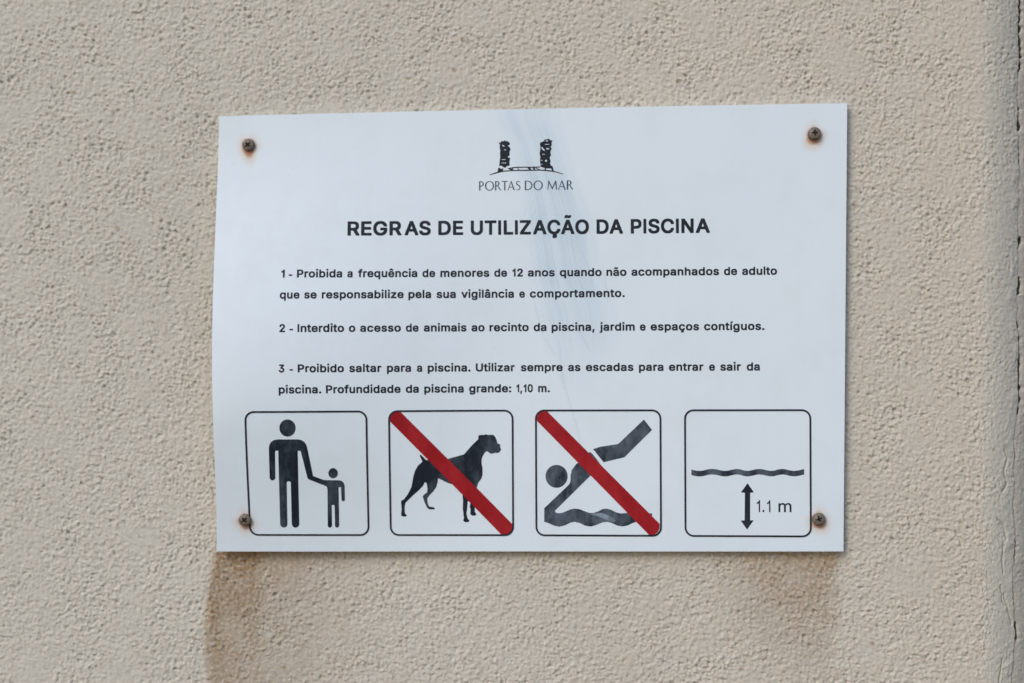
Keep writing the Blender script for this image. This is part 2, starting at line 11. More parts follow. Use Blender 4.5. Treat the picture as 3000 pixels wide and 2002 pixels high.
# letter outlines, 1000 units to the em, baseline at -27, capitals 563 high
GLYPHS = json.loads(r'''{"bold":{"a":[390,[[121,-33,81,-22,57,-9,35,11,16,39,9,59,4,87,4,135,14,171,25,189,41,205,77,226,131,241,239,256,247,260,247,267,239,285,225,296,203,303,189,304,163,296,145,285,137,277,123,255,117,250,107,248,83,249,21,269,16,281,18,313,37,347,61,371,79,384,111,399,135,405,165,410,221,410,253,405,283,396,313,379,335,357,352,327,361,293,364,253,364,-3,362,-17,357,-23,347,-26,273,-26,261,-24,251,-15,229,-25,197,-34],[162,73,177,72,193,76,219,89,235,105,241,115,248,133,249,150,157,136,141,130,129,121,122,113,120,105,127,89,143,79]]],"ã":[390,[[121,-33,81,-22,57,-9,35,11,16,39,9,59,4,87,4,135,14,171,25,189,41,205,77,226,131,241,239,256,247,260,247,267,239,285,225,296,203,303,189,304,163,296,145,285,137,277,123,255,117,250,107,248,83,249,21,269,16,281,18,313,37,347,61,371,79,384,111,399,135,405,165,410,221,410,253,405,283,396,313,379,335,357,352,327,361,293,364,253,364,-3,362,-17,357,-23,347,-26,273,-26,261,-24,251,-15,229,-25,197,-34],[162,73,177,72,193,76,219,89,235,105,241,115,248,133,249,150,157,136,141,130,129,121,122,113,120,105,127,89,143,79],[209,451,189,456,161,468,155,457,145,452,83,452,71,455,64,467,64,499,71,527,81,549,101,567,125,574,165,574,181,571,217,554,220,555,225,567,235,572,295,572,307,569,314,557,314,525,304,489,291,469,277,458,257,451]]],"â":[390,[[121,-33,81,-22,57,-9,35,11,16,39,9,59,4,87,4,135,14,171,25,189,41,205,77,226,131,241,239,256,247,260,247,267,239,285,225,296,203,303,189,304,163,296,145,285,137,277,123,255,117,250,107,248,83,249,21,269,16,281,18,313,37,347,61,371,79,384,111,399,135,405,165,410,221,410,253,405,283,396,313,379,335,357,352,327,361,293,364,253,364,-3,362,-17,357,-23,347,-26,273,-26,261,-24,251,-15,229,-25,197,-34],[162,73,177,72,193,76,219,89,235,105,241,115,248,133,249,150,157,136,141,130,129,121,122,113,120,105,127,89,143,79],[67,439,59,443,55,451,54,477,57,489,131,573,139,581,147,584,225,584,239,581,311,501,323,487,326,479,324,447,319,441,311,438,225,439,213,447,189,475,163,445,153,439]]],"b":[425,[[197,-33,161,-24,139,-12,131,-23,115,-26,43,-26,33,-21,29,-13,28,513,31,527,41,533,123,534,131,532,137,527,140,513,141,391,171,405,201,410,259,410,307,398,341,379,371,349,385,329,397,305,407,275,416,221,416,159,414,135,400,79,388,53,375,33,365,21,337,-5,301,-24,257,-34],[212,75,225,74,245,80,271,99,290,131,298,157,302,185,295,231,289,249,277,271,268,281,251,294,239,299,221,303,195,297,169,279,158,263,148,241,140,203,140,175,144,151,158,115,171,97,183,87]]],"c":[396,[[175,-33,141,-27,121,-20,99,-9,67,17,38,55,23,87,10,135,8,159,8,217,12,253,24,293,45,333,71,363,99,385,121,396,161,408,191,410,235,410,253,408,285,399,315,386,351,357,371,331,383,307,388,289,386,259,377,251,319,237,291,236,279,243,273,259,263,275,249,289,237,296,207,303,179,296,165,287,149,271,139,255,130,233,122,185,126,157,134,131,149,105,165,89,179,80,197,74,207,73,223,76,251,89,269,109,281,135,287,140,297,142,323,142,379,127,387,115,388,85,380,63,361,31,333,3,311,-12,277,-27,255,-32,233,-34]]],"ç":[396,[[157,-169,149,-165,145,-157,144,-105,147,-89,158,-81,156,-65,158,-33,155,-30,121,-20,93,-5,67,17,38,55,23,87,10,135,8,167,8,219,10,241,23,289,39,323,61,353,93,381,121,396,161,408,191,410,235,410,253,408,285,399,315,386,351,357,371,331,383,307,388,289,386,259,377,251,319,237,291,236,279,243,273,259,263,275,249,289,237,296,207,303,179,296,165,287,149,271,139,255,130,233,122,185,126,157,134,131,149,105,165,89,179,80,197,74,207,73,223,76,251,89,269,109,281,135,287,140,297,142,323,142,379,127,387,115,388,85,374,51,359,29,331,1,294,-21,305,-33,310,-43,316,-77,313,-115,301,-141,281,-158,249,-167,215,-170]]],"d":[425,[[165,-33,141,-29,119,-22,87,-5,55,25,41,45,28,71,13,121,8,159,8,223,13,257,22,291,41,331,59,355,79,375,113,396,141,405,167,410,221,410,251,405,285,391,286,513,289,527,295,532,305,534,377,534,389,532,396,525,398,511,398,-1,396,-17,391,-23,381,-26,307,-26,295,-23,287,-11,259,-26,239,-32,219,-34],[196,75,209,74,229,80,245,89,257,101,274,131,282,157,286,185,280,231,274,249,263,269,251,283,235,294,223,299,205,303,187,300,175,294,149,273,133,243,126,221,122,193,128,151,144,113,157,96,165,89,178,81]]],"e":[404,[[179,-33,143,-27,121,-20,99,-9,69,15,41,49,24,83,10,135,8,167,10,241,19,277,36,319,55,347,81,373,125,398,149,405,181,410,231,410,251,408,291,396,327,375,345,359,370,325,383,295,394,255,398,199,396,151,389,144,379,142,133,142,129,139,134,125,145,107,161,91,175,82,199,74,213,72,247,82,261,92,271,103,285,125,301,130,327,130,385,115,391,105,392,79,383,55,367,29,341,3,315,-14,287,-25,261,-32,239,-34],[132,247,271,246,274,249,264,269,251,285,229,298,205,304,181,298,159,285,145,271]]],"ê":[404,[[179,-33,143,-27,121,-20,99,-9,69,15,41,49,24,83,10,135,8,167,10,241,19,277,36,319,55,347,81,373,125,398,149,405,181,410,231,410,251,408,291,396,327,375,345,359,370,325,383,295,394,255,398,199,396,151,389,144,379,142,133,142,129,139,134,125,145,107,161,91,175,82,199,74,213,72,247,82,261,92,271,103,285,125,301,130,327,130,385,115,391,105,392,79,383,55,367,29,341,3,315,-14,287,-25,261,-32,239,-34],[132,247,271,246,274,249,264,269,251,285,229,298,205,304,181,298,159,285,145,271],[83,439,75,443,71,451,70,477,73,489,137,563,155,581,163,584,239,584,253,581,271,563,327,499,337,487,340,479,338,447,333,441,325,438,239,439,229,445,207,473,203,475,177,443,169,439]]],"f":[254,[[69,-25,59,-19,56,-7,56,297,53,300,-5,300,-17,307,-20,321,-19,393,-13,401,-5,404,55,405,56,463,64,491,75,509,97,531,107,538,137,551,163,556,217,556,257,547,265,543,269,537,270,511,251,449,245,444,237,442,215,442,197,447,187,445,175,437,168,417,168,407,171,404,237,404,249,399,254,387,254,325,252,309,243,301,171,300,168,297,167,-15,161,-23,151,-26]]],"g":[426,[[161,-175,131,-169,109,-162,79,-147,59,-131,35,-103,28,-89,26,-63,29,-49,35,-43,81,-18,113,-16,123,-21,147,-47,163,-59,187,-68,217,-70,245,-62,263,-51,273,-41,279,-29,284,-5,281,-3,263,-12,235,-20,157,-20,127,-13,99,0,71,19,53,37,41,53,26,81,19,101,10,139,8,163,8,223,15,267,22,291,41,331,59,355,75,371,95,386,135,403,169,410,227,410,263,401,287,389,293,399,303,404,377,404,389,402,396,395,398,383,398,-29,395,-57,388,-83,377,-105,361,-125,341,-143,311,-160,283,-169,249,-176],[196,87,211,86,233,92,251,103,261,113,273,133,279,151,286,189,284,213,277,241,261,273,239,292,217,301,205,303,187,300,173,294,149,273,138,255,131,237,122,195,129,155,137,133,149,113,167,98]]],"h":[410,[[41,-25,31,-19,28,-5,28,519,33,529,43,534,125,534,135,529,140,519,141,392,175,405,199,410,253,410,273,407,299,400,327,385,343,371,366,339,379,299,384,247,384,-11,379,-21,367,-26,287,-26,279,-24,273,-19,270,-5,270,231,268,247,258,273,245,289,229,298,207,302,184,295,165,283,152,267,142,241,140,225,140,-3,138,-17,133,-23,123,-26]]],"i":[167,[[41,-25,31,-19,28,-5,29,391,33,399,43,404,127,403,137,397,140,383,139,-13,135,-21,125,-26],[57,449,37,459,23,473,17,485,16,535,22,551,29,561,41,571,61,579,105,580,125,572,143,555,151,535,152,493,144,473,129,457,111,449]]],"í":[167,[[41,-25,31,-19,28,-5,29,391,33,399,43,404,127,403,137,397,140,383,139,-13,135,-21,125,-26],[45,433,37,437,33,445,33,477,69,555,83,579,91,583,107,584,179,584,193,579,198,567,196,539,129,437,115,432]]],"j":[167,[[-23,-169,-31,-165,-36,-155,-35,-73,-27,-64,5,-59,15,-54,22,-45,25,-35,28,-13,29,391,33,399,43,404,127,403,137,397,140,381,140,-51,133,-91,124,-113,111,-131,83,-154,61,-163,39,-168,9,-170],[57,449,39,457,29,465,17,485,16,535,24,555,37,569,63,580,103,580,125,572,143,555,151,535,152,493,144,473,131,459,109,449]]],"l":[167,[[41,-25,31,-19,28,-5,28,535,33,545,43,550,123,550,135,543,138,529,138,-11,133,-21,123,-26]]],"m":[610,[[41,-25,31,-19,28,-3,28,383,30,395,35,401,47,404,121,404,131,401,139,392,157,402,179,409,197,412,243,412,267,407,289,398,321,372,357,397,385,407,413,412,463,412,493,405,523,392,535,383,555,363,570,337,577,315,582,295,584,263,584,-5,582,-17,577,-23,565,-26,489,-26,479,-24,472,-17,470,-3,470,249,468,263,463,277,454,289,439,298,419,303,397,298,383,289,369,271,362,249,362,-3,360,-17,353,-24,343,-26,267,-26,253,-21,249,-15,248,-5,248,255,243,273,231,289,213,300,199,303,181,298,163,287,148,267,142,249,140,235,140,-3,138,-17,133,-23,123,-26]]],"n":[410,[[41,-25,31,-19,28,-5,28,381,31,397,37,402,45,404,121,404,131,401,139,390,159,400,185,408,203,410,253,410,295,401,313,394,327,385,351,361,366,339,377,307,382,283,384,243,384,-1,381,-19,375,-24,367,-26,291,-26,279,-24,272,-17,270,-3,270,233,268,247,258,273,245,289,229,298,207,302,184,295,165,283,152,267,142,241,140,225,140,-3,138,-17,133,-23,123,-26]]],"o":[416,[[175,-33,141,-27,121,-20,99,-9,67,17,38,55,23,87,10,135,8,159,8,217,12,253,24,293,45,333,71,363,99,385,121,396,161,408,191,410,253,408,295,396,331,375,347,361,363,343,384,309,399,267,406,233,408,181,404,129,394,91,384,67,369,41,347,15,323,-5,295,-20,255,-31,231,-34],[207,73,225,76,241,83,265,103,282,133,292,179,292,201,285,231,279,249,265,273,241,293,227,299,207,303,179,296,165,287,149,271,139,255,131,235,122,187,129,147,135,129,149,105,165,89,179,80]]],"p":[425,[[41,-169,31,-163,28,-149,28,379,30,395,35,401,45,404,119,404,131,401,139,390,171,405,205,410,259,410,307,398,341,379,371,349,385,329,397,305,407,275,416,223,416,157,409,111,396,69,375,33,349,5,319,-16,293,-27,257,-34,201,-34,165,-25,141,-13,140,-149,137,-163,131,-168,123,-170],[212,75,225,74,245,80,271,99,290,131,298,157,302,185,295,231,289,249,277,271,268,281,251,294,239,299,221,303,195,297,169,279,158,263,148,241,140,203,140,175,144,151,158,115,171,97,183,87]]],"q":[425,[[299,-169,289,-163,286,-153,285,-13,255,-27,221,-34,167,-34,141,-29,119,-22,87,-5,57,23,40,47,28,71,19,97,8,155,8,219,13,257,22,291,40,329,49,343,77,373,101,390,141,405,171,410,227,410,257,403,287,389,293,399,303,404,379,404,391,401,397,391,398,-155,393,-165,383,-170],[196,75,209,74,229,80,245,89,257,101,274,131,282,157,286,185,280,231,274,249,263,269,251,283,235,294,223,299,205,303,187,300,175,294,149,273,133,243,126,221,122,193,128,151,144,113,157,96,165,89,178,81]]],"r":[260,[[41,-25,31,-19,28,-5,28,381,30,395,37,402,47,404,121,404,131,401,137,394,157,403,181,410,249,410,261,408,268,401,270,391,270,315,267,303,255,296,231,296,207,299,185,294,165,283,155,273,143,247,140,233,140,-3,138,-17,133,-23,123,-26]]],"s":[365,[[147,-33,121,-29,95,-22,63,-5,41,15,24,39,13,69,10,97,13,113,27,121,73,131,107,131,119,123,130,97,141,85,159,76,177,72,199,74,217,81,235,95,239,105,229,117,215,124,109,151,77,166,59,179,39,199,30,215,23,239,22,299,25,317,36,343,49,361,69,379,95,394,127,405,157,410,215,410,237,407,269,398,289,388,307,375,321,361,336,339,349,307,350,281,347,271,335,263,291,253,255,253,245,259,233,281,221,295,207,302,191,306,175,304,155,296,141,285,138,275,145,265,163,256,275,225,297,216,319,201,341,177,353,149,358,113,355,73,350,53,331,21,313,3,291,-12,265,-23,231,-32,209,-34]]],"t":[228,[[137,-29,105,-22,77,-7,61,9,48,31,40,65,40,297,37,300,-7,301,-15,305,-20,315,-20,383,-18,395,-13,401,-5,404,39,405,40,481,45,491,55,496,131,496,145,493,150,487,152,479,153,405,217,403,225,399,230,389,230,319,225,305,215,300,155,300,152,297,152,103,156,87,165,79,211,80,219,78,225,73,229,63,238,21,237,-11,233,-19,227,-24,203,-30]]],"u":[410,[[143,-29,105,-18,75,1,61,15,51,29,35,65,28,103,28,381,30,395,39,403,57,404,125,404,133,401,138,395,140,381,140,145,142,131,151,107,163,92,179,82,201,77,227,84,245,97,261,119,268,141,270,155,270,381,272,395,277,401,287,404,363,404,375,402,382,395,384,383,384,-3,382,-17,377,-23,367,-26,291,-26,279,-23,271,-11,243,-23,217,-30]]],"v":[390,[[149,-25,143,-23,138,-17,-4,351,-8,369,-8,389,-5,397,3,403,17,404,93,404,101,402,107,397,195,162,281,397,287,402,297,404,375,404,389,401,394,395,396,387,396,365,393,355,251,-17,245,-23,235,-26]]],"z":[381,[[29,-25,21,-21,16,-11,16,53,18,65,195,295,43,296,29,299,24,305,22,315,22,385,25,397,33,403,45,404,337,404,353,401,358,395,360,385,360,325,358,313,183,83,345,82,359,79,364,73,366,63,366,-7,363,-19,357,-24,345,-26]]],"0":[454,[[187,-31,145,-20,109,1,81,29,56,67,37,119,24,185,22,223,22,293,24,323,31,365,48,423,73,469,107,505,149,530,181,539,201,542,255,542,297,533,333,515,351,501,371,481,398,439,415,393,428,331,430,299,430,201,428,177,415,115,398,69,383,43,353,9,321,-14,279,-29,259,-32],[227,77,247,82,263,91,273,100,290,123,300,145,308,171,314,201,318,243,318,267,312,319,305,347,295,375,283,397,267,415,243,429,227,433,207,428,191,419,175,403,162,383,146,341,136,279,136,227,140,195,149,159,160,129,177,103,187,93,207,82]]],"1":[330,[[187,-25,177,-19,174,-7,174,341,171,343,105,319,81,318,71,321,66,327,64,335,64,409,71,421,131,448,164,477,186,523,193,531,205,534,269,534,281,527,284,513,284,-11,279,-21,269,-26]]],"2":[454,[[51,-25,43,-21,38,-11,38,55,41,67,257,299,277,327,286,345,293,371,286,397,271,415,243,429,225,433,213,432,189,422,171,407,158,383,153,349,147,339,133,336,53,337,43,343,40,359,42,407,52,441,71,475,101,505,127,522,159,535,197,542,251,542,289,535,315,526,347,507,355,499,381,471,394,447,406,405,406,343,403,323,384,275,363,243,321,193,219,83,395,82,407,80,413,75,416,65,416,-5,414,-17,407,-24,395,-26]]],"3":[454,[[175,-31,145,-25,113,-14,77,7,55,27,36,53,23,87,18,117,18,141,21,151,27,156,37,158,115,158,127,156,134,149,139,127,144,115,161,95,187,82,219,76,249,82,265,89,277,97,291,111,296,121,302,141,300,157,293,175,281,192,251,212,207,222,147,222,135,229,132,245,132,307,134,319,225,425,65,426,51,429,46,435,44,445,44,513,46,525,53,532,65,534,375,534,389,532,395,527,398,517,398,455,396,443,286,315,287,313,323,302,359,281,385,255,400,233,413,201,420,155,418,109,410,79,397,51,379,27,353,3,319,-16,291,-25,257,-32]]],"-":[454,[[101,163,91,169,88,181,88,253,91,263,97,268,111,270,343,270,355,268,362,261,364,249,364,179,361,169,355,164,341,162]]],".":[188,[[73,-29,49,-19,35,-5,28,7,24,19,24,33,24,61,28,75,39,93,51,103,67,111,115,112,131,108,143,101,155,89,165,71,168,37,164,9,155,-7,135,-24,115,-30]]],",":[188,[[25,-145,17,-141,13,-133,12,-103,40,75,44,87,49,93,59,96,141,96,153,94,159,89,161,83,161,51,108,-137,103,-143,93,-146]]],":":[188,[[73,-29,49,-19,35,-5,28,7,24,19,24,33,24,61,28,75,39,93,51,103,67,111,115,112,131,108,143,101,155,89,165,71,168,37,164,9,155,-7,135,-24,115,-30],[69,247,49,255,30,277,24,301,24,335,28,351,33,361,47,375,67,385,77,388,109,388,129,384,145,375,155,365,165,345,166,295,162,279,143,257,125,247]]],"P":[445,[[47,-25,37,-19,34,-5,34,511,37,527,43,532,55,534,275,534,321,525,355,509,387,485,403,467,418,441,431,399,434,379,434,309,421,263,409,237,397,221,367,193,339,177,317,169,265,160,153,159,152,-5,149,-19,143,-24,135,-26],[153,269,235,268,272,277,289,287,301,299,309,313,318,347,310,381,299,399,279,414,251,424,235,426,153,425]]],"I":[178,[[47,-25,37,-19,34,-5,34,519,39,529,49,534,129,534,141,527,144,513,144,-11,139,-21,129,-26]]],"U":[518,[[223,-33,185,-27,159,-19,133,-8,115,3,95,19,73,43,56,69,45,95,37,125,34,149,34,511,36,525,45,533,63,534,133,534,143,531,148,525,150,511,150,181,154,159,160,141,169,125,191,101,209,90,223,85,261,78,299,86,327,101,350,127,364,161,368,197,368,511,370,525,375,531,385,534,463,534,475,532,482,525,484,513,484,167,479,119,468,83,457,61,441,39,415,13,381,-10,343,-25,311,-32,287,-34]]],"R":[449,[[47,-25,37,-19,34,-5,34,511,37,527,43,532,55,534,277,534,315,527,353,513,379,495,401,473,420,441,431,405,434,385,434,317,427,281,410,245,397,227,385,215,357,195,452,19,454,-5,451,-19,445,-24,435,-26,347,-26,333,-23,320,-3,227,171,155,172,152,169,152,-3,150,-17,145,-23,135,-26],[153,281,215,280,247,282,277,290,293,299,310,319,318,345,315,371,305,395,283,414,261,422,235,426,153,425]]],"E":[419,[[47,-25,37,-19,34,-5,34,511,37,527,43,532,57,534,375,534,391,531,396,525,398,517,398,447,396,435,389,428,375,426,153,425,153,313,359,312,373,310,379,305,382,297,382,227,379,209,367,202,153,201,152,85,155,82,379,82,393,80,399,75,402,65,402,-7,399,-19,393,-24,381,-26]]],"G":[521,[[223,-31,173,-19,133,-1,105,19,81,43,53,81,40,107,25,149,16,195,14,223,14,287,18,327,33,383,55,431,73,457,91,477,119,501,161,524,203,537,239,542,293,542,315,540,337,535,367,525,395,512,425,491,455,461,480,423,495,383,500,361,498,331,493,325,483,322,393,323,385,329,370,363,349,393,317,416,295,424,265,430,243,426,223,419,191,401,169,379,149,345,139,317,130,273,130,237,136,203,147,169,162,141,175,123,195,105,211,96,239,85,259,80,279,80,307,87,327,95,357,119,375,147,383,171,277,172,263,177,259,185,258,199,258,265,263,277,269,281,279,282,485,282,497,279,504,267,504,173,502,149,493,111,475,71,453,41,431,19,407,1,373,-16,325,-30,305,-32]]],"A":[480,[[3,-25,-5,-21,-9,-13,-9,17,176,525,183,532,193,534,281,534,293,532,301,525,306,513,487,21,488,-5,486,-17,479,-24,469,-26,387,-26,375,-23,370,-17,326,107,321,116,159,116,155,113,150,99,107,-21,93,-26],[196,225,282,225,239,352]]],"S":[447,[[177,-33,143,-27,115,-18,79,1,49,29,36,47,24,71,17,93,12,121,12,145,15,155,21,160,31,162,109,162,121,160,128,153,140,117,155,99,177,86,215,76,235,76,253,80,267,84,285,93,299,103,311,119,317,133,318,143,311,157,303,165,281,179,241,193,137,224,99,242,69,263,47,287,38,303,31,323,26,351,26,395,28,413,36,439,55,473,81,499,103,514,137,529,177,540,207,542,257,542,277,540,317,529,347,516,381,491,399,471,416,441,423,419,426,405,426,375,423,359,417,354,407,352,331,352,319,354,312,361,304,389,289,409,263,424,231,432,199,428,181,422,169,415,159,407,150,395,143,377,144,369,149,359,159,349,181,335,227,319,327,290,361,273,387,255,417,221,429,191,434,163,434,115,432,97,424,71,413,49,399,29,381,11,349,-10,317,-23,269,-34]]],"D":[503,[[47,-25,37,-19,34,-5,34,511,37,527,43,532,55,534,271,534,309,527,335,519,381,497,407,477,423,461,447,429,466,391,477,357,484,327,488,279,488,221,484,183,477,153,466,119,443,75,421,47,395,23,355,-1,317,-15,289,-22,251,-26],[153,83,197,82,231,84,255,88,281,96,301,106,327,125,343,145,354,165,366,201,372,239,372,273,361,325,353,347,337,373,309,399,281,414,253,422,227,426,153,425]]],"T":[449,[[181,-25,171,-19,168,-5,168,423,165,426,27,426,13,429,8,435,6,445,6,513,8,525,15,532,27,534,421,534,435,532,442,525,444,513,444,443,442,435,437,429,423,426,285,425,283,-13,279,-21,269,-26]]],"L":[393,[[47,-25,37,-19,34,-5,34,519,39,529,49,534,137,534,149,527,152,515,153,83,365,82,379,80,385,75,388,65,388,-11,381,-23,369,-26]]],"Z":[439,[[29,-25,21,-21,16,-11,16,53,18,65,263,425,37,426,23,428,16,435,14,445,14,515,17,527,25,533,37,534,401,534,417,531,422,525,424,515,424,457,422,445,175,83,403,82,417,80,424,73,426,63,426,-7,423,-19,417,-24,405,-26]]],"Ç":[511,[[215,-171,207,-167,203,-159,202,-107,205,-91,216,-83,214,-57,216,-31,159,-14,131,1,101,23,81,43,65,63,38,113,27,145,16,195,14,231,14,287,16,313,27,363,38,395,54,427,81,465,115,497,157,522,205,537,241,542,295,542,315,540,363,527,397,512,431,487,451,467,472,437,489,399,498,367,496,331,491,325,481,322,393,323,384,331,376,355,365,377,345,399,327,412,301,423,269,430,243,426,223,419,195,403,171,381,155,357,139,317,130,273,130,237,136,203,146,171,163,139,185,113,203,100,227,88,259,80,277,80,297,85,315,91,339,105,363,129,374,149,385,179,395,185,475,186,489,184,495,179,497,173,498,139,482,91,467,63,447,37,407,3,375,-14,352,-23,368,-45,374,-69,373,-113,368,-131,359,-145,341,-160,311,-170,293,-172]]],"Ã":[480,[[3,-25,-5,-21,-9,-13,-9,17,176,525,183,532,193,534,281,534,293,532,301,525,306,513,487,21,488,-5,486,-17,479,-24,469,-26,387,-26,375,-23,370,-17,326,107,321,116,159,116,155,113,150,99,107,-21,93,-26],[196,225,282,225,239,352],[129,593,121,597,116,607,116,647,119,661,137,697,159,712,175,716,217,716,243,708,267,695,269,695,275,709,287,714,349,714,357,711,362,705,364,663,359,639,347,617,325,598,305,592,261,592,245,596,211,611,207,599,197,593]]],"O":[534,[[223,-31,173,-19,131,1,111,15,83,41,54,81,38,113,29,139,16,195,14,223,14,287,19,329,25,357,34,385,55,429,83,467,103,487,123,503,167,526,219,540,239,542,293,542,329,537,377,522,411,503,431,487,451,467,480,427,497,391,507,361,516,321,518,299,518,209,513,173,496,113,479,79,451,41,421,13,375,-14,333,-27,305,-32],[256,81,275,80,311,90,341,107,359,123,378,151,390,177,398,203,404,247,402,283,396,313,388,337,373,367,349,395,329,410,299,423,267,430,241,425,213,414,191,401,171,381,154,355,144,333,136,307,130,271,130,235,136,201,144,175,155,151,173,125,195,105,227,88]]],"C":[511,[[223,-31,173,-19,131,1,101,23,83,41,55,79,34,123,18,181,14,231,14,289,18,327,25,357,34,385,55,429,81,465,103,487,123,503,157,522,205,537,241,542,295,542,315,540,363,527,397,512,431,487,451,467,472,437,489,399,498,367,496,331,491,325,481,322,393,323,384,331,376,355,365,377,345,399,327,412,301,423,269,430,243,426,223,419,195,403,171,381,155,357,139,317,130,273,130,237,136,203,146,171,163,139,185,113,203,100,227,88,259,80,277,80,297,85,315,91,339,105,363,129,374,149,385,179,395,185,475,186,489,184,495,179,497,173,498,139,484,95,463,57,437,27,407,3,375,-14,323,-29,303,-32]]],"N":[524,[[47,-25,37,-19,34,-5,34,511,37,527,43,532,55,534,145,534,159,529,373,195,375,523,381,531,391,534,471,534,483,531,489,523,490,511,490,-3,487,-19,481,-24,469,-26,379,-26,365,-21,151,313,151,-15,145,-23,135,-26]]]},"regular":{"1":[330,[[203,-7,195,-6,193,1,193,381,189,382,153,358,89,337,84,339,83,343,83,399,84,403,89,406,145,431,180,461,207,514,259,515,264,513,265,507,265,-1,263,-6,259,-7]]],".":[188,[[89,-11,75,-9,65,-4,50,11,43,29,43,55,54,77,67,87,81,93,111,93,129,84,142,69,147,59,149,43,147,23,140,9,123,-6,107,-11]]],"m":[610,[[57,-7,49,-6,47,1,47,377,49,384,117,384,119,379,119,349,121,347,145,370,171,385,203,393,235,393,249,391,265,386,283,376,305,354,319,334,340,359,373,381,405,391,455,393,489,385,509,375,538,349,552,325,559,305,563,285,565,257,565,1,563,-6,495,-7,489,-3,489,259,487,273,479,293,469,306,451,316,425,323,399,321,383,315,371,308,353,287,345,267,343,257,343,-3,337,-7,269,-6,267,1,267,263,265,275,256,295,241,310,217,321,195,323,169,316,150,305,131,281,123,259,121,245,121,-3,115,-7]]]}}''')

MM = 0.001
SIGN_Z = 1.60          # height of the sign's centre above the ground, m

# ------------------------------------------------------------------ camera
cam_d = bpy.data.cameras.new('camera')
cam = bpy.data.objects.new('camera', cam_d)
C.objects.link(cam)
SC.camera = cam
cx, cy, cz, rx, ry, rz = DATA['cam']
rot = (Matrix.Rotation(rz, 4, 'Z') @ Matrix.Rotation(ry, 4, 'Y') @ Matrix.Rotation(rx, 4, 'X'))
to_world = Matrix(((1, 0, 0, 0), (0, 0, -1, 0), (0, 1, 0, SIGN_Z), (0, 0, 0, 1)))
cam.matrix_world = to_world @ (Matrix.Translation((cx*MM, cy*MM, cz*MM)) @ rot)
cam_d.sensor_width = 36.0
cam_d.lens = 50.0
cam_d.clip_start = 0.02
cam_d.clip_end = 200.0
cam_d.dof.use_dof = True
cam_d.dof.focus_distance = 0.936
cam_d.dof.aperture_fstop = 2.2
cam_d.dof.aperture_blades = 7

# ------------------------------------------------------------------ light
SUN_EL, SUN_AZ = math.radians(38), math.radians(216)     # high, to the left, behind the photographer
world = bpy.data.worlds.new('World')
SC.world = world
world.use_nodes = True
wn = world.node_tree
bg = wn.nodes['Background']
sky = wn.nodes.new('ShaderNodeTexSky')
sky.sky_type = 'NISHITA'
sky.sun_disc = False
sky.sun_elevation = SUN_EL
sky.sun_rotation = SUN_AZ
sky.air_density = 1.0
sky.dust_density = 1.2
sky.ozone_density = 1.0
wn.links.new(sky.outputs[0], bg.inputs[0])
bg.inputs[1].default_value = 0.115
sun_d = bpy.data.lights.new('sun', 'SUN')
sun = bpy.data.objects.new('sun', sun_d)
C.objects.link(sun)
sun_d.energy = 0.85
sun_d.angle = math.radians(24)
sun_d.color = (1.0, 0.985, 0.96)
to_sun = Vector((math.sin(SUN_AZ)*math.cos(SUN_EL), math.cos(SUN_AZ)*math.cos(SUN_EL), math.sin(SUN_EL)))
sun.rotation_euler = to_sun.to_track_quat('Z', 'Y').to_euler()
sun.location = to_sun*5

vs = SC.view_settings
vs.view_transform = 'Standard'
vs.look = 'None'
vs.gamma = 1.0
vs.use_curve_mapping = False
vs.exposure = 0.545

# ------------------------------------------------------------------ helpers
def srgb(r, g, b):
    f = lambda c: (c/12.92 if c <= 0.04045 else ((c+0.055)/1.055)**2.4)
    return (f(r/255), f(g/255), f(b/255), 1.0)

def smooth(a, b, x):
    t = np.clip((x-a)/(b-a), 0, 1)
    return t*t*(3-2*t)

def material(name):
    m = bpy.data.materials.new(name)
    m.use_nodes = True
    return m, m.node_tree, m.node_tree.nodes['Principled BSDF']

def node(t, kind, **kw):
    n = t.nodes.new(kind)
    for k, v in kw.items():
        setattr(n, k, v)
    return n

def noise(t, scale, detail=4.0, rough=0.55, vec=None):
    n = node(t, 'ShaderNodeTexNoise')
    n.inputs['Scale'].default_value = scale
    n.inputs['Detail'].default_value = detail
    n.inputs['Roughness'].default_value = rough
    if vec is None:
        vec = node(t, 'ShaderNodeTexCoord').outputs['Object']
    t.links.new(vec, n.inputs['Vector'])
    return n.outputs['Fac']

def ramp(t, fac, stops):
    r = node(t, 'ShaderNodeValToRGB')
    while len(r.color_ramp.elements) < len(stops):
        r.color_ramp.elements.new(0.5)
    for e, (p, c) in zip(r.color_ramp.elements, stops):
        e.position = p
        e.color = c
    t.links.new(fac, r.inputs['Fac'])
    return r.outputs['Color']

def mix(t, fac, a, b):
    m = node(t, 'ShaderNodeMix', data_type='RGBA')
    for s, v in ((m.inputs[0], fac), (m.inputs[6], a), (m.inputs[7], b)):
        if isinstance(v, bpy.types.NodeSocket):
            t.links.new(v, s)
        else:
            s.default_value = v
    return m.outputs[2]

def attr(t, name):
    return node(t, 'ShaderNodeAttribute', attribute_name=name).outputs['Fac']

def mth(t, op, a, b):
    m = node(t, 'ShaderNodeMath', operation=op)
    for s, v in ((m.inputs[0], a), (m.inputs[1], b)):
        if isinstance(v, bpy.types.NodeSocket):
            t.links.new(v, s)
        else:
            s.default_value = v
    return m.outputs[0]

def bump(t, bsdf, height, strength, dist):
    b = node(t, 'ShaderNodeBump')
    b.inputs['Strength'].default_value = strength
    b.inputs['Distance'].default_value = dist
    t.links.new(height, b.inputs['Height'])
    t.links.new(b.outputs[0], bsdf.inputs['Normal'])

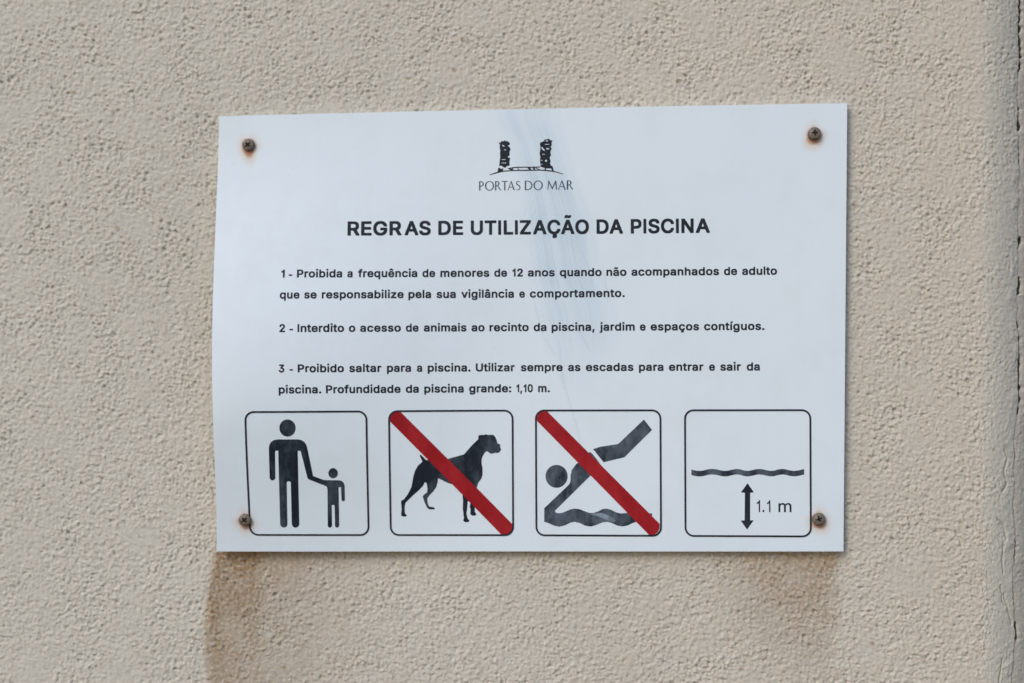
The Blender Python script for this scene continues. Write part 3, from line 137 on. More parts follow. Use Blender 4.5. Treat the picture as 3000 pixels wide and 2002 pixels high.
def mesh_np(name, verts, faces, mat, parent=None, smooth_shade=True, attrs=None):
    me = bpy.data.meshes.new(name)
    verts = np.asarray(verts, dtype=np.float32)
    faces = np.asarray(faces, dtype=np.int32)
    k = faces.shape[1]
    me.vertices.add(len(verts))
    me.vertices.foreach_set('co', verts.ravel())
    me.loops.add(faces.size)
    me.loops.foreach_set('vertex_index', faces.ravel())
    me.polygons.add(len(faces))
    me.polygons.foreach_set('loop_start', np.arange(0, faces.size, k, dtype=np.int32))
    me.polygons.foreach_set('use_smooth', np.full(len(faces), smooth_shade))
    me.update(calc_edges=True)
    for an, av in (attrs or {}).items():
        a = me.attributes.new(an, 'FLOAT', 'POINT')
        a.data.foreach_set('value', np.asarray(av, dtype=np.float32))
    me.materials.append(mat)
    o = bpy.data.objects.new(name, me)
    C.objects.link(o)
    o.parent = parent
    return o

def grid_faces(nx, ny, flip=False):
    i = np.arange(nx-1)
    j = np.arange(ny-1)
    a = (j[:, None]*nx + i[None, :]).ravel()
    f = np.stack([a, a+1, a+1+nx, a+nx], 1)
    return f[:, ::-1] if flip else f

# ------------------------------------------------------------------ sheet curl
def curl(x, y):
    """how far the loose left half of the sheet stands off its flat plane, mm"""
    A, yc, s1, s2, L, q = DATA['bulge']
    x = np.asarray(x, float); y = np.asarray(y, float)
    t = np.clip(np.abs(y-yc)/np.where(y > yc, s1, s2), 0, 1)
    u = np.clip(np.abs(x+210-q)/np.where(x+210 > q, L, 120.0), 0, 1)
    return A*(0.5+0.5*np.cos(np.pi*t))*(0.5+0.5*np.cos(np.pi*u))

# ------------------------------------------------------------------ materials
# stucco
m_wall, t, b = material('stucco')
oc = node(t, 'ShaderNodeTexCoord').outputs['Object']
patch = ramp(t, noise(t, 5.0, 3), [(0.28, (0.565, 0.522, 0.446, 1)), (0.72, (0.610, 0.563, 0.483, 1))])
grain = ramp(t, noise(t, 260.0, 5, 0.7), [(0.25, (0.80, 0.79, 0.77, 1)), (0.5, (1, 1, 1, 1)), (0.8, (1.06, 1.05, 1.03, 1))])
mul = node(t, 'ShaderNodeMix', data_type='RGBA', blend_type='MULTIPLY')
mul.inputs[0].default_value = 1.0
t.links.new(patch, mul.inputs[6]); t.links.new(grain, mul.inputs[7])
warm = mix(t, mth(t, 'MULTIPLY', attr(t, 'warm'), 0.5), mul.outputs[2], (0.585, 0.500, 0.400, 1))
cool = mix(t, attr(t, 'trowelled'), warm, (0.525, 0.490, 0.425, 1))
st = mix(t, attr(t, 'stain'), cool, (0.29, 0.182, 0.094, 1))
ochre = mix(t, attr(t, 'tide'), st, (0.47, 0.33, 0.18, 1))
t.links.new(ochre, b.inputs['Base Color'])
b.inputs['Roughness'].default_value = 0.92
b.inputs['Specular IOR Level'].default_value = 0.2
bump(t, b, noise(t, 900.0, 3, 0.6), 0.25, 0.0006)

# white sheet
m_panel, t, b = material('white_sheet')
base = ramp(t, noise(t, 9.0, 3), [(0.3, (0.745, 0.81, 0.858, 1)), (0.7, (0.765, 0.825, 0.868, 1))])
speck = ramp(t, noise(t, 420.0, 2), [(0.26, (0.90, 0.90, 0.90, 1)), (0.32, (1, 1, 1, 1))])
mul = node(t, 'ShaderNodeMix', data_type='RGBA', blend_type='MULTIPLY')
mul.inputs[0].default_value = 0.6
t.links.new(base, mul.inputs[6]); t.links.new(speck, mul.inputs[7])
mp = node(t, 'ShaderNodeMapping')
mp.inputs['Scale'].default_value = (1.0, 1.0, 0.045)
mp.inputs['Rotation'].default_value = (0.0, 0.05, 0.0)
t.links.new(node(t, 'ShaderNodeTexCoord').outputs['Object'], mp.inputs['Vector'])
runs = ramp(t, noise(t, 170.0, 5, 0.7, mp.outputs[0]), [(0.36, (0.95, 0.955, 0.95, 1)), (0.56, (1, 1, 1, 1))])
mu2 = node(t, 'ShaderNodeMix', data_type='RGBA', blend_type='MULTIPLY')
mu2.inputs[0].default_value = 0.15
t.links.new(mul.outputs[2], mu2.inputs[6]); t.links.new(runs, mu2.inputs[7])
grime = ramp(t, noise(t, 22.0, 6, 0.7), [(0.34, (0.945, 0.94, 0.925, 1)), (0.52, (1, 1, 1, 1))])
mu3 = node(t, 'ShaderNodeMix', data_type='RGBA', blend_type='MULTIPLY')
mu3.inputs[0].default_value = 0.6
t.links.new(mu2.outputs[2], mu3.inputs[6]); t.links.new(grime, mu3.inputs[7])
sm = mix(t, attr(t, 'smear'), mu3.outputs[2], (0.575, 0.682, 0.755, 1))
sc = mix(t, attr(t, 'scratch'), sm, (0.42, 0.53, 0.60, 1))
r0 = mix(t, attr(t, 'rust_halo'), sc, (0.70, 0.43, 0.22, 1))
r1 = mix(t, attr(t, 'rust'), r0, (0.36, 0.13, 0.045, 1))
t.links.new(r1, b.inputs['Base Color'])
t.links.new(ramp(t, noise(t, 40.0, 5, 0.65), [(0.3, (0.34, 0.34, 0.34, 1)), (0.7, (0.5, 0.5, 0.5, 1))]), b.inputs['Roughness'])
b.inputs['Specular IOR Level'].default_value = 0.35

def ink(name, dark, pale, lo, hi, sc1, rough=0.45):
    m, t, b = material(name)
    oc = node(t, 'ShaderNodeTexCoord').outputs['Object']
    mp = node(t, 'ShaderNodeMapping')
    mp.inputs['Scale'].default_value = (1.0, 1.0, 0.55)
    t.links.new(oc, mp.inputs['Vector'])
    n = noise(t, sc1, 6, 0.65, mp.outputs[0])
    t.links.new(ramp(t, n, [(lo, dark), (hi, pale)]), b.inputs['Base Color'])
    b.inputs['Roughness'].default_value = rough
    b.inputs['Specular IOR Level'].default_value = 0.14
    return m
m_text = ink('black_print', (0.014, 0.018, 0.026, 1), (0.030, 0.036, 0.048, 1), 0.35, 0.7, 60)
m_grey_text = ink('thin_grey_print', (0.045, 0.06, 0.085, 1), (0.09, 0.11, 0.14, 1), 0.35, 0.7, 60)
m_fig = ink('black_figure_print', (0.013, 0.018, 0.027, 1), (0.080, 0.100, 0.125, 1), 0.44, 0.70, 62)
m_worn = ink('worn_figure_print', (0.020, 0.028, 0.040, 1), (0.115, 0.140, 0.17, 1), 0.38, 0.66, 110)
m_red = ink('red_print', (0.30, 0.009, 0.014, 1), (0.40, 0.020, 0.026, 1), 0.35, 0.7, 70)
m_pale = ink('rubbed_print', (0.09, 0.115, 0.145, 1), (0.34, 0.41, 0.47, 1), 0.35, 0.65, 90)

# rusty screw
m_screw, t, b = material('rusty_steel')
t.links.new(ramp(t, noise(t, 700, 5, 0.7), [(0.3, (0.085, 0.046, 0.027, 1)), (0.5, (0.19, 0.15, 0.115, 1)), (0.75, (0.32, 0.27, 0.23, 1))]), b.inputs['Base Color'])
b.inputs['Metallic'].default_value = 0.35
b.inputs['Roughness'].default_value = 0.6
bump(t, b, noise(t, 1800, 3), 0.3, 0.0003)
m_recess, t, b = material('dark_recess')
t.links.new(ramp(t, noise(t, 900, 3), [(0.3, (0.010, 0.007, 0.005, 1)), (0.7, (0.03, 0.018, 0.012, 1))]), b.inputs['Base Color'])
b.inputs['Roughness'].default_value = 0.9

# ------------------------------------------------------------------ stucco wall
WALL_Z = -5.0                     # mean wall face, mm behind the sheet's front
rng = np.random.default_rng(11)
STEP = 0.64
GX0, GX1, GY0, GY1 = -760.0, 330.0, -480.0, 480.0
nx = int((GX1-GX0)/STEP)+1
ny = int((GY1-GY0)/STEP)+1
gx = GX0+np.arange(nx)*STEP
gy = GY0+np.arange(ny)*STEP

def field(lam, width, stretch=1.0, ang=0.0, seed=0):
    """band-limited noise of wavelength lam (mm), stretched along one direction"""
    g = np.random.default_rng(seed)
    w = np.fft.rfft2(g.standard_normal((ny, nx)).astype(np.float32))
    fy = np.fft.fftfreq(ny, STEP)[:, None]
    fx = np.fft.rfftfreq(nx, STEP)[None, :]
    c, s = math.cos(ang), math.sin(ang)
    fa = (fx*c+fy*s)*stretch
    fb = (-fx*s+fy*c)
    f = np.sqrt(fa*fa+fb*fb)+1e-9
    w *= np.exp(-0.5*(np.log(f*lam)/width)**2)
    o = np.fft.irfft2(w, s=(ny, nx))
    return ((o-o.mean())/o.std()).astype(np.float32)

A = math.radians(-48)
n1 = field(4.4, 0.40, 1.55, A, 1)
n2 = field(2.9, 0.30, 1.4, A, 2)
n3 = field(2.0, 0.25, 1.2, A, 3)
n4 = field(4.0, 0.30, 1.6, A+0.1, 4)
n5 = field(26.0, 0.5, 1.0, 0, 5)
mod = 1.0+0.22*field(60.0, 0.5, 1.0, 0, 6)
blob = lambda n: np.log1p(np.exp(3.0*np.minimum(n, 1.9)))/3.0       # rounded grains on a flatter ground
lump = blob(n1)
h = 0.31*lump + 0.25*blob(n2) + 0.10*n3 + 0.08*n5 - 0.3
pit = np.clip(n4-1.15, 0, 1.6)
h = (h - 0.80*pit)*np.clip(mod, 0.5, 1.5)
h *= 0.95

# to the right the wall rounds away, trowelled smooth, towards its cracked corner joint
ARC0, RAD = 299.0, 50.0
X, Y = np.meshgrid(gx, gy)
flat = 1.0-0.45*smooth(ARC0-6, ARC0+18, X)
h = h*flat
lip = np.interp(Y[:, :1], [-999], [0])+np.clip(field(22.0, 0.4, 1, 0, 31), 0, 1.5)
h = h+0.32*lip*smooth(3.2, 0.4, np.interp(Y, np.array(DATA['crack'])[::-1, 0], np.array(DATA['crack'])[::-1, 1])-X)

# crack line, and the hairline cracks that branch off it
crk = np.array(DATA['crack'])[::-1]
ck_rng = np.random.default_rng(5)
def crack_x(y):
    return np.interp(y, crk[:, 0], crk[:, 1])
def seg_dist(px, py, a, b_):
    d = np.subtract(b_, a); L = float(d @ d)+1e-9
    t_ = np.clip(((px-a[0])*d[0]+(py-a[1])*d[1])/L, 0, 1)
    return np.hypot(px-a[0]-t_*d[0], py-a[1]-t_*d[1])
for br in DATA['branches']:
    p = np.array(br)
    ix = np.where((gx > p[:, 0].min()-5) & (gx < p[:, 0].max()+5))[0]
    iy = np.where((gy > p[:, 1].min()-5) & (gy < p[:, 1].max()+5))[0]
    sx, sy = np.meshgrid(gx[ix], gy[iy])
    d = np.full(sx.shape, 99.0)
    for a, c in zip(p[:-1], p[1:]):
        d = np.minimum(d, seg_dist(sx, sy, a, c))
    h[np.ix_(iy, ix)] -= 1.7*np.exp(-(d/0.62)**2)

# stains of dirty water below the sheet
rows = np.array(DATA['stain_left'])[::-1]
ragged = 2.2*n5*0.4 + 1.5*n1*0.35
xl = np.interp(Y, rows[:, 1], rows[:, 0]) + ragged*0.8
below = smooth(-146.5, -150.5, Y)
dx = X-xl
fall = 0.30*(1-smooth(14, 50, dx)) + 0.50*(1-smooth(16, 140, dx))
drop = 1.0-0.35*smooth(-150, -235, Y)
left = smooth(-2.2, 3.0, dx)*fall*drop*(1.0+0.07*n5+0.06*n1)*(1+0.10*np.sin(X*0.31+1.3*np.sin(X*0.11)+0.01*Y))
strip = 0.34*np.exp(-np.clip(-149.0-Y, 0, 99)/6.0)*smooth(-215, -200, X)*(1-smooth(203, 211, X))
edge_r = 210.0-6*smooth(-150, -200, Y) + 1.2*n5
wide = np.interp(-Y, [150, 185, 215, 240], [75, 62, 42, 26])
right = 0.38*smooth(edge_r-wide-34, edge_r-wide*0.45, X)*(1-smooth(edge_r-9, edge_r+5, X))*(1-0.75*smooth(-170, -240, Y))*(1+0.09*n5)
# dirt settles more in the hollows of the render than on its grains
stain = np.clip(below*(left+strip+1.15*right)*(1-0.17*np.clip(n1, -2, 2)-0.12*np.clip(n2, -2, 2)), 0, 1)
tide = below*(0.30*np.exp(-(dx/2.2)**2)*(1+0.5*n5)*(1-0.3*smooth(-150, -230, Y)) + 0.5*strip*(1+0.4*n5))
specks = np.clip(field(11.0, 0.3, 1, 0, 9)-2.55, 0, 1)*0.55
stain = np.clip(stain+specks, 0, 1)
warm_a = np.clip(0.35*smooth(252, 275, X)*(1-smooth(296, 306, X))+0.22*n5*0.5+0.02+0.40*smooth(-350, 260, X), 0, 1)  # includes a browner tint to the right, light falloff put into the colour
trow = np.clip(0.7*smooth(296, 318, X), 0, 1)

# the sheet ends on the crack and turns back into it
cxl = crack_x(gy) + 0.55*ck_rng.standard_normal(ny).cumsum()*0 + 0.16*np.interp(gy, gy[::3], ck_rng.standard_normal(len(gy[::3])))
ncol = int(np.searchsorted(gx, ARC0))           # columns up to the arris stay where they are
fx = np.tile(gx, (ny, 1))
u = (gx[ncol:]-gx[ncol-1])/(gx[-1]-gx[ncol-1])
fx[:, ncol:] = gx[ncol-1] + (cxl[:, None]-gx[ncol-1])*u[None, :]
def around(x, extra):
    """position on the rounded corner for a lateral offset x; extra is height along the normal"""
    d = np.clip(x-ARC0, 0, RAD*0.985)
    th = np.arcsin(d/RAD)
    px = np.where(x > ARC0, ARC0+(RAD+extra)*np.sin(th), x)
    pz = np.where(x > ARC0, -RAD+(RAD+extra)*np.cos(th), extra)
    return px, pz+WALL_Z
PX, PZ = around(fx, h)
# thin out columns and rows outside the part near the sign, where nobody looks closely
ci = np.r_[np.arange(0, np.searchsorted(gx, -400), 3), np.arange(np.searchsorted(gx, -400), nx)]
rj = np.r_[np.arange(0, np.searchsorted(gy, -275), 3), np.arange(np.searchsorted(gy, -275), np.searchsorted(gy, 262)), np.arange(np.searchsorted(gy, 262), ny, 3)]
sel = np.ix_(rj, ci)
VX, VZ, VY = PX[sel], PZ[sel], Y[sel]
# returned edge inside the joint
back = []
for k, dz in enumerate((-1.5, -6.0, -36.0)):
    back.append((VX[:, -1]-0.05*k, VZ[:, -1]+dz))
VX = np.concatenate([VX]+[p[0][:, None] for p in back], 1)
VZ = np.concatenate([VZ]+[p[1][:, None] for p in back], 1)
VY = np.concatenate([VY]+[VY[:, -1:]]*3, 1)
def ext(a, v=None):
    a = a[sel]
    return np.concatenate([a]+[a[:, -1:]]*3, 1).ravel()
wx, wy = VX.shape[1], VX.shape[0]
wv = np.stack([VX.ravel()*MM, -VZ.ravel()*MM, VY.ravel()*MM+SIGN_Z], 1)
wall = mesh_np('stucco_wall', wv, grid_faces(wx, wy), m_wall,
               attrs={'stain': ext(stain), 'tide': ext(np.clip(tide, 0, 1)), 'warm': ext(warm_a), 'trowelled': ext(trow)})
wall['label'] = 'rough beige stucco wall with brown drip stains below the white sign'
wall['category'] = 'wall'

# wall beyond the crack
gapd = np.array(DATA['gap'])[::-1]
gw = np.interp(gy, gapd[:, 0], gapd[:, 1])
gw = np.where(gw > 0.25, 1.6*gw*(1+0.25*np.interp(gy, gy[::4], ck_rng.standard_normal(len(gy[::4])))), -0.25)
s_arc = np.r_[0, np.cumsum(np.r_[np.full(90, STEP), np.full(420, 1.5)])]
S_, Y2 = np.meshgrid(s_arc, gy)
start = cxl+gw
th0 = np.arcsin(np.clip((start-ARC0)/RAD, -1, 0.98))
# beyond the joint the surface turns away a little more, then levels out into a wall face set slightly back
thm = float(th0.mean())
th = (thm-0.12+np.minimum(S_/(RAD*0.6), 0.3))*(1-smooth(12.0, 52.0, S_))
fade = 1-smooth(0.0, 22.0, S_)                 # the ragged start of the edge dies out along the face
h2 = 0.45*h[:, 200:200+len(s_arc)]-0.35-0.5*np.exp(-S_/1.2)
ds = np.diff(S_, axis=1, prepend=0)
rx2 = start.mean()+((start-start.mean())[:, None])*fade+np.cumsum(np.cos(th)*ds, 1)+h2*np.sin(th)
z0_ = -RAD+RAD*np.cos(th0)
rz2 = z0_.mean()+((z0_-z0_.mean())[:, None])*fade-np.cumsum(np.sin(th)*ds, 1)+h2*np.cos(th)+WALL_Z
bx = [(rx2[:, 0]-9.0, rz2[:, 0]-34.0), (rx2[:, 0]+0.1, rz2[:, 0]-34.0), (rx2[:, 0]+0.05, rz2[:, 0]-4.0), (rx2[:, 0], rz2[:, 0]-1.2)]
RX = np.concatenate([p[0][:, None] for p in bx]+[rx2], 1)
RZ = np.concatenate([p[1][:, None] for p in bx]+[rz2], 1)
RY = np.tile(gy[:, None], (1, RX.shape[1]))
k = np.zeros(RX.size)
ret = mesh_np('return_wall', np.stack([RX.ravel()*MM, -RZ.ravel()*MM, RY.ravel()*MM+SIGN_Z], 1),
              grid_faces(RX.shape[1], RX.shape[0]), m_wall,
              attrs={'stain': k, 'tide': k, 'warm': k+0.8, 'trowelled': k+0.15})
ret['label'] = 'narrow darker strip of wall beyond the vertical crack at the right'
ret['category'] = 'wall'

# ------------------------------------------------------------------ the sign
sign = bpy.data.objects.new('pool_rules_sign', None)
C.objects.link(sign)
sign.empty_display_size = 0.05
sign.location = (0, -WALL_Z*-MM*0, SIGN_Z)
sign['label'] = 'white pool rules sign with black lettering and four pictograms, screwed to the wall'
sign['category'] = 'sign'

# sheet outline: slightly out of square, its left edge curled off the wall
le = np.array(DATA['left_edge'])[::-1]
re_ = np.array(DATA['right_edge'])[::-1]
te = np.array(DATA['top_edge'])
be = np.array(DATA['bottom_edge'])
NX, NY = 470, 334
U, V = np.meshgrid(np.linspace(0, 1, NX), np.linspace(0, 1, NY))
def ease_edge(v, e):
    # smooth curve through the measured edge points
    t_ = (e[:, 0]-e[0, 0])/(e[-1, 0]-e[0, 0])
    c = np.polyfit(t_, e[:, 1], min(4, len(e)-1))
    return np.polyval(c, v)
xl_ = ease_edge(V, le); xr_ = ease_edge(V, re_)
qx = xl_+(xr_-xl_)*U
yt = np.polyval(np.polyfit((te[:, 0]-te[0, 0])/(te[-1, 0]-te[0, 0]), te[:, 1], 2), U)
yb = np.polyval(np.polyfit((be[:, 0]-be[0, 0])/(be[-1, 0]-be[0, 0]), be[:, 1], 2), U)
qy = yb+(yt-yb)*V
qz = curl(qx, qy)
THICK = 2.2
front = np.stack([qx, -qz, qy], -1).reshape(-1, 3)
rear = np.stack([qx, -(qz-THICK), qy], -1).reshape(-1, 3)
N = NX*NY
idx = np.arange(N).reshape(NY, NX)
# rim has its own vertices so its edge stays crisp
loop = np.r_[idx[0, :-1], idx[:-1, -1], idx[-1, :0:-1], idx[:0:-1, 0]]
m_ = len(loop)
rim = np.concatenate([front[loop], rear[loop]])
a_ = 2*N+np.arange(m_); b_ = 2*N+(np.arange(m_)+1) % m_
rf = np.stack([a_, a_+m_, b_+m_, b_], 1)
ff = grid_faces(NX, NY)
bf = grid_faces(NX, NY, True)+N
pv = np.concatenate([front, rear, rim])*MM

# smear of a scraped-off sticker or wiped paint down the middle
sr = np.array(DATA['smear'])[::-1]
sxl = np.interp(qy, sr[:, 0], sr[:, 1]); sxr = np.interp(qy, sr[:, 0], sr[:, 2]); sst = np.interp(qy, sr[:, 0], sr[:, 3])
w_ = (qx-sxl)/(sxr-sxl)
g = np.random.default_rng(4)
tab = np.convolve(g.standard_normal(700), np.hanning(9)/4, 'same')
tab2 = np.convolve(g.standard_normal(700), np.hanning(41)/9, 'same')
s1 = np.interp(w_*260+40+0.12*qy, np.arange(700), tab)
s2 = np.interp(w_*260+90, np.arange(700), tab2)
smear = sst*smooth(-0.18, 0.22, w_+0.09*s1)*(1-smooth(0.76, 1.16, w_+0.10*s1))*np.clip(0.74+0.34*s1+0.30*s2, 0, 1.2)
smear = np.clip(smear*(1+0.15*np.sin(qy*0.19+3*w_)), 0, 1)
scr = np.zeros_like(qx)
for p in DATA['scratch']:
    p = np.array(p)
    d = np.full(qx.shape, 99.0)
    for a, c in zip(p[:-1], p[1:]):
        d = np.minimum(d, seg_dist(qx, qy, a, c))
    scr = np.maximum(scr, 0.3*np.exp(-(d/0.5)**2))
# rust round the screws
rust = np.zeros_like(qx); halo = np.zeros_like(qx)
RUSTS = [(0.95, 5.0), (0.9, 4.2), (0.75, 3.6), (0.85, 3.4)]
for (sx, sy), (amt, run) in zip(DATA['screws'], RUSTS):
    dx_ = qx-sx; dy_ = qy-sy
    d = np.hypot(dx_*(1.0+0.02*np.abs(dy_)), np.where(dy_ < 0, dy_*4.6/(4.6+run*0.45), dy_))
    ang = np.arctan2(dy_, dx_)
    wob = 1+0.10*np.sin(3*ang+sx)+0.07*np.sin(5*ang+2*sy)
    low = 0.45+0.55*smooth(2.0, -4.5, dy_)
    rust = np.maximum(rust, amt*low*(1-smooth(3.9, 6.2*wob, d)))
    halo = np.maximum(halo, 0.60*amt*(0.5+0.5*smooth(3.0, -6.0, dy_))*(1-smooth(3.6, 11.0*wob, d)))
def both(a):
    a = a.ravel()
    return np.concatenate([a, a*0, a[loop], a[loop]*0])
mesh_np('panel', pv, np.concatenate([ff, bf, rf]), m_panel, sign,
        attrs={'smear': both(smear), 'scratch': both(scr), 'rust': both(rust), 'rust_halo': both(halo)})

# ---------------------------------------------------------------- printing
def printed(name, loops, mat, parent, layer=0.10, cut=None, label=None):
    """flat print on the sheet: closed outlines in mm, laid on the curled surface"""
    cu = bpy.data.curves.new(name, 'CURVE')
    cu.dimensions = '2D'
    cu.fill_mode = 'BOTH'
    for l in loops:
        s = cu.splines.new('POLY')
        s.points.add(len(l)-1)
        s.use_cyclic_u = True
        for p, q in zip(s.points, l):
            p.co = (q[0], q[1], 0, 1)
    tmp = bpy.data.objects.new('tmp', cu)
    C.objects.link(tmp)
    dg = bpy.context.evaluated_depsgraph_get()
    me = bpy.data.meshes.new_from_object(tmp.evaluated_get(dg))
    bpy.data.objects.remove(tmp)
    bpy.data.curves.remove(cu)
    me.name = name
    if cut:
        bm = bmesh.new()
        bm.from_mesh(me)
        xs = [v.co.x for v in bm.verts]; ys = [v.co.y for v in bm.verts]
        for ax, lo, hi in ((0, min(xs), max(xs)), (1, min(ys), max(ys))):
            c = lo+cut
            while c < hi:
                co = (c, 0, 0) if ax == 0 else (0, c, 0)
                no = (1, 0, 0) if ax == 0 else (0, 1, 0)
                bmesh.ops.bisect_plane(bm, geom=bm.verts[:]+bm.edges[:]+bm.faces[:], plane_co=co, plane_no=no, dist=1e-4)
                c += cut
        bm.to_mesh(me)
        bm.free()
    n = len(me.vertices)
    co = np.empty(n*3, np.float32)
    me.vertices.foreach_get('co', co)
    co = co.reshape(-1, 3)
    z = curl(co[:, 0], co[:, 1])+layer
    me.vertices.foreach_set('co', np.stack([co[:, 0], -z, co[:, 1]], 1).astype(np.float32).ravel()*MM)
    # front faces look out of the wall
    flip = [p for p in me.polygons if p.normal.y > 0]
    me.update()
    if sum(1 for p in me.polygons if p.normal.y > 0) > len(me.polygons)/2:
        me.flip_normals()
    me.materials.clear()
    me.materials.append(mat)
    o = bpy.data.objects.new(name, me)
    C.objects.link(o)
    o.parent = parent
    if label:
        o['label'] = label
    return o

def glyph(ch, style):
    w, ls = GLYPHS[style][ch]
    return [np.array(l, float).reshape(-1, 2)+(0, 27 if style == 'bold' else 8) for l in ls]

def word(text, x0, x1, base, cap, style='bold'):
    """letters of one word, tracked out to fill x0..x1"""
    k = cap/(563.0 if style == 'bold' else 525.0)
    gl = [glyph(c, style) for c in text]
    adv = [GLYPHS[style][c][0] for c in text]
    pos = np.r_[0, np.cumsum(adv)[:-1]].astype(float)
    lo = min(l[:, 0].min() for l in gl[0]); hi = pos[-1]+max(l[:, 0].max() for l in gl[-1])
    n_ = len(text)
    need = (x1-x0)/k-(hi-lo)
    sx = 1.0
    if n_ > 1:
        # share the spare width between wider letters and the gaps; letters never touch
        full = (x1-x0)/k
        sx = min(1.13, full/((hi-lo)+24.0*(n_-1)))
        trk = (full/sx-(hi-lo))/(n_-1)
    else:
        trk = 0.0
        sx = min(1.13, ((x1-x0)/k)/(hi-lo))
        x0 = x1-(hi-lo)*k*sx
    out = []
    for i, ls in enumerate(gl):
        for l in ls:
            out.append(np.stack([x0+((l[:, 0]+pos[i]+trk*i)-lo)*k*sx, base+l[:, 1]*k], 1))
    return out

def row(key, cap):
    base, ws = DATA['lines'][key]
    out = []
    for tx, x0, x1 in ws:
        if tx == '-':
            yy = base+cap*0.315
            out.append(np.array([(x0, yy-0.52), (x1, yy-0.52), (x1, yy+0.52), (x0, yy+0.52)]))
        else:
            out += word(tx, x0, x1, base, cap)
    return out

printed('heading', row('b1', 9.75), m_text, sign)
CAPH = 5.45
printed('rule_text', row('b2', CAPH)+row('b3', CAPH), m_text, sign, label='first rule, two lines about children under twelve')
printed('rule_text', row('b4', CAPH), m_text, sign, label='second rule, one line about animals')
printed('rule_text', row('b5', CAPH)+row('b6', CAPH), m_text, sign, label='third rule, two lines about jumping and pool depth')

# emblem and the thin flared capitals below it
S = DATA['shapes']
emb = printed('emblem', S['tower1']+S['tower2'], m_text, sign)
for l in S['emblem_base'][:1]:
    printed('ground_line', [l], m_text, emb, layer=0.13)
printed('wall_line', S['emblem_base'][1:2], m_text, emb, layer=0.16)
for l in (S['emblem_base'][2:]):
    printed('battlement', [l], m_text, emb, layer=0.19)

def pen(pts, ws):
    a = np.array(pts, float)
    tt = np.gradient(a, axis=0)
    nn = np.stack([-tt[:, 1], tt[:, 0]], 1)/np.hypot(tt[:, 0], tt[:, 1])[:, None]
    w2 = (np.array(ws, float)/2)[:, None]
    return np.vstack([a+nn*w2, (a-nn*w2)[::-1]])
def oval(cx_, cy_, rx_, ry_, wx_, wy_, a0=0, a1=360, n=28):
    if a1-a0 >= 360:
        tt = np.radians(np.linspace(0, 360, n, endpoint=False))
        return [np.stack([cx_+rx_*np.cos(tt), cy_+ry_*np.sin(tt)], 1),
                np.stack([cx_+(rx_-wx_)*np.cos(tt), cy_+(ry_-wy_)*np.sin(tt)], 1)]
    tt = np.radians(np.linspace(a0, a1, n))
    return [np.vstack([np.stack([cx_+rx_*np.cos(tt), cy_+ry_*np.sin(tt)], 1),
                       np.stack([cx_+(rx_-wx_)*np.cos(tt), cy_+(ry_-wy_)*np.sin(tt)], 1)[::-1]])]
# unit letters: height 1, (width, outline loops); heavy and light strokes like a flared sans
HV, LT = 0.135, 0.085
def bowl(x, y0, y1, wdt, flat_=0.2):
    r = (y1-y0)/2; cyy = (y0+y1)/2
    tt = np.radians(np.linspace(90, -90, 16))
    xo = x+flat_; rw = wdt-flat_
    outer = np.stack([xo+rw*np.cos(tt), cyy+r*np.sin(tt)], 1)
    inner = np.stack([xo+(rw-HV*0.95)*np.cos(tt), cyy+(r-LT)*np.sin(tt)], 1)
    return outer, inner
def letter_P(y0=0.44, leg=False):
    o, i = bowl(0.0, y0, 1.0, 0.50, 0.22)
    out = [(0, 0), (0, 1.0)]+[tuple(p) for p in o]+[(HV, y0), (HV, 0)]
    hole = [(HV, 1-LT)]+[tuple(p) for p in i]+[(HV, y0+LT)]
    L = [np.array(out), np.array(hole)]
    return L
def poly(*p): return np.array(p, float)
LET = {
 'P': (0.52, letter_P()),
 'R': (0.64, [np.array([(0, 0), (0, 1.0)]+[tuple(p) for p in bowl(0.0, 0.47, 1.0, 0.48, 0.22)[0]]+[(0.36, 0.465), (0.655, 0.0), (0.53, 0.0), (0.235, 0.47), (HV, 0.47), (HV, 0)]),
              np.array([(HV, 1-LT)]+[tuple(p) for p in bowl(0.0, 0.47, 1.0, 0.48, 0.22)[1]]+[(HV, 0.47+LT)])]),
 'O': (0.98, oval(0.49, 0.5, 0.49, 0.52, HV, LT)),
 'D': (0.80, [np.array([(0, 0), (0, 1.0)]+[tuple(p) for p in bowl(0, 0, 1.0, 0.80, 0.28)[0]]),
              np.array([(HV, 1-LT)]+[tuple(p) for p in bowl(0, 0, 1.0, 0.80, 0.28)[1]]+[(HV, LT)])]),
 'T': (0.64, [poly((0, 1), (0.64, 1), (0.64, 1-LT), (0.32+HV/2, 1-LT), (0.32+HV/2, 0), (0.32-HV/2, 0), (0.32-HV/2, 1-LT), (0, 1-LT))]),
 'A': (0.76, [poly((0, 0), (0.345, 1), (0.415, 1), (0.76, 0), (0.625, 0), (0.525, 0.30), (0.175, 0.30), (0.075, 0)), poly((0.198, 0.37), (0.355, 0.83), (0.502, 0.37))]),
 'M': (0.98, [poly((0, 0), (0.10, 1), (0.165, 1), (0.49, 0.27), (0.815, 1), (0.88, 1), (0.98, 0), (0.87, 0), (0.80, 0.70), (0.515, 0.06), (0.465, 0.06), (0.165, 0.74), (0.075, 0))]),
}
sp = [(0.46, 0.86), (0.40, 0.93), (0.28, 0.965), (0.14, 0.92), (0.075, 0.79), (0.12, 0.66), (0.26, 0.55), (0.40, 0.43), (0.455, 0.28), (0.40, 0.12), (0.26, 0.035), (0.12, 0.05), (0.03, 0.14)]
LET['S'] = (0.52, [pen(sp, [0.05, 0.07, 0.075, 0.085, 0.10, 0.115, 0.12, 0.12, 0.11, 0.09, 0.075, 0.065, 0.05])])
bb = DATA['brand']
brand = []
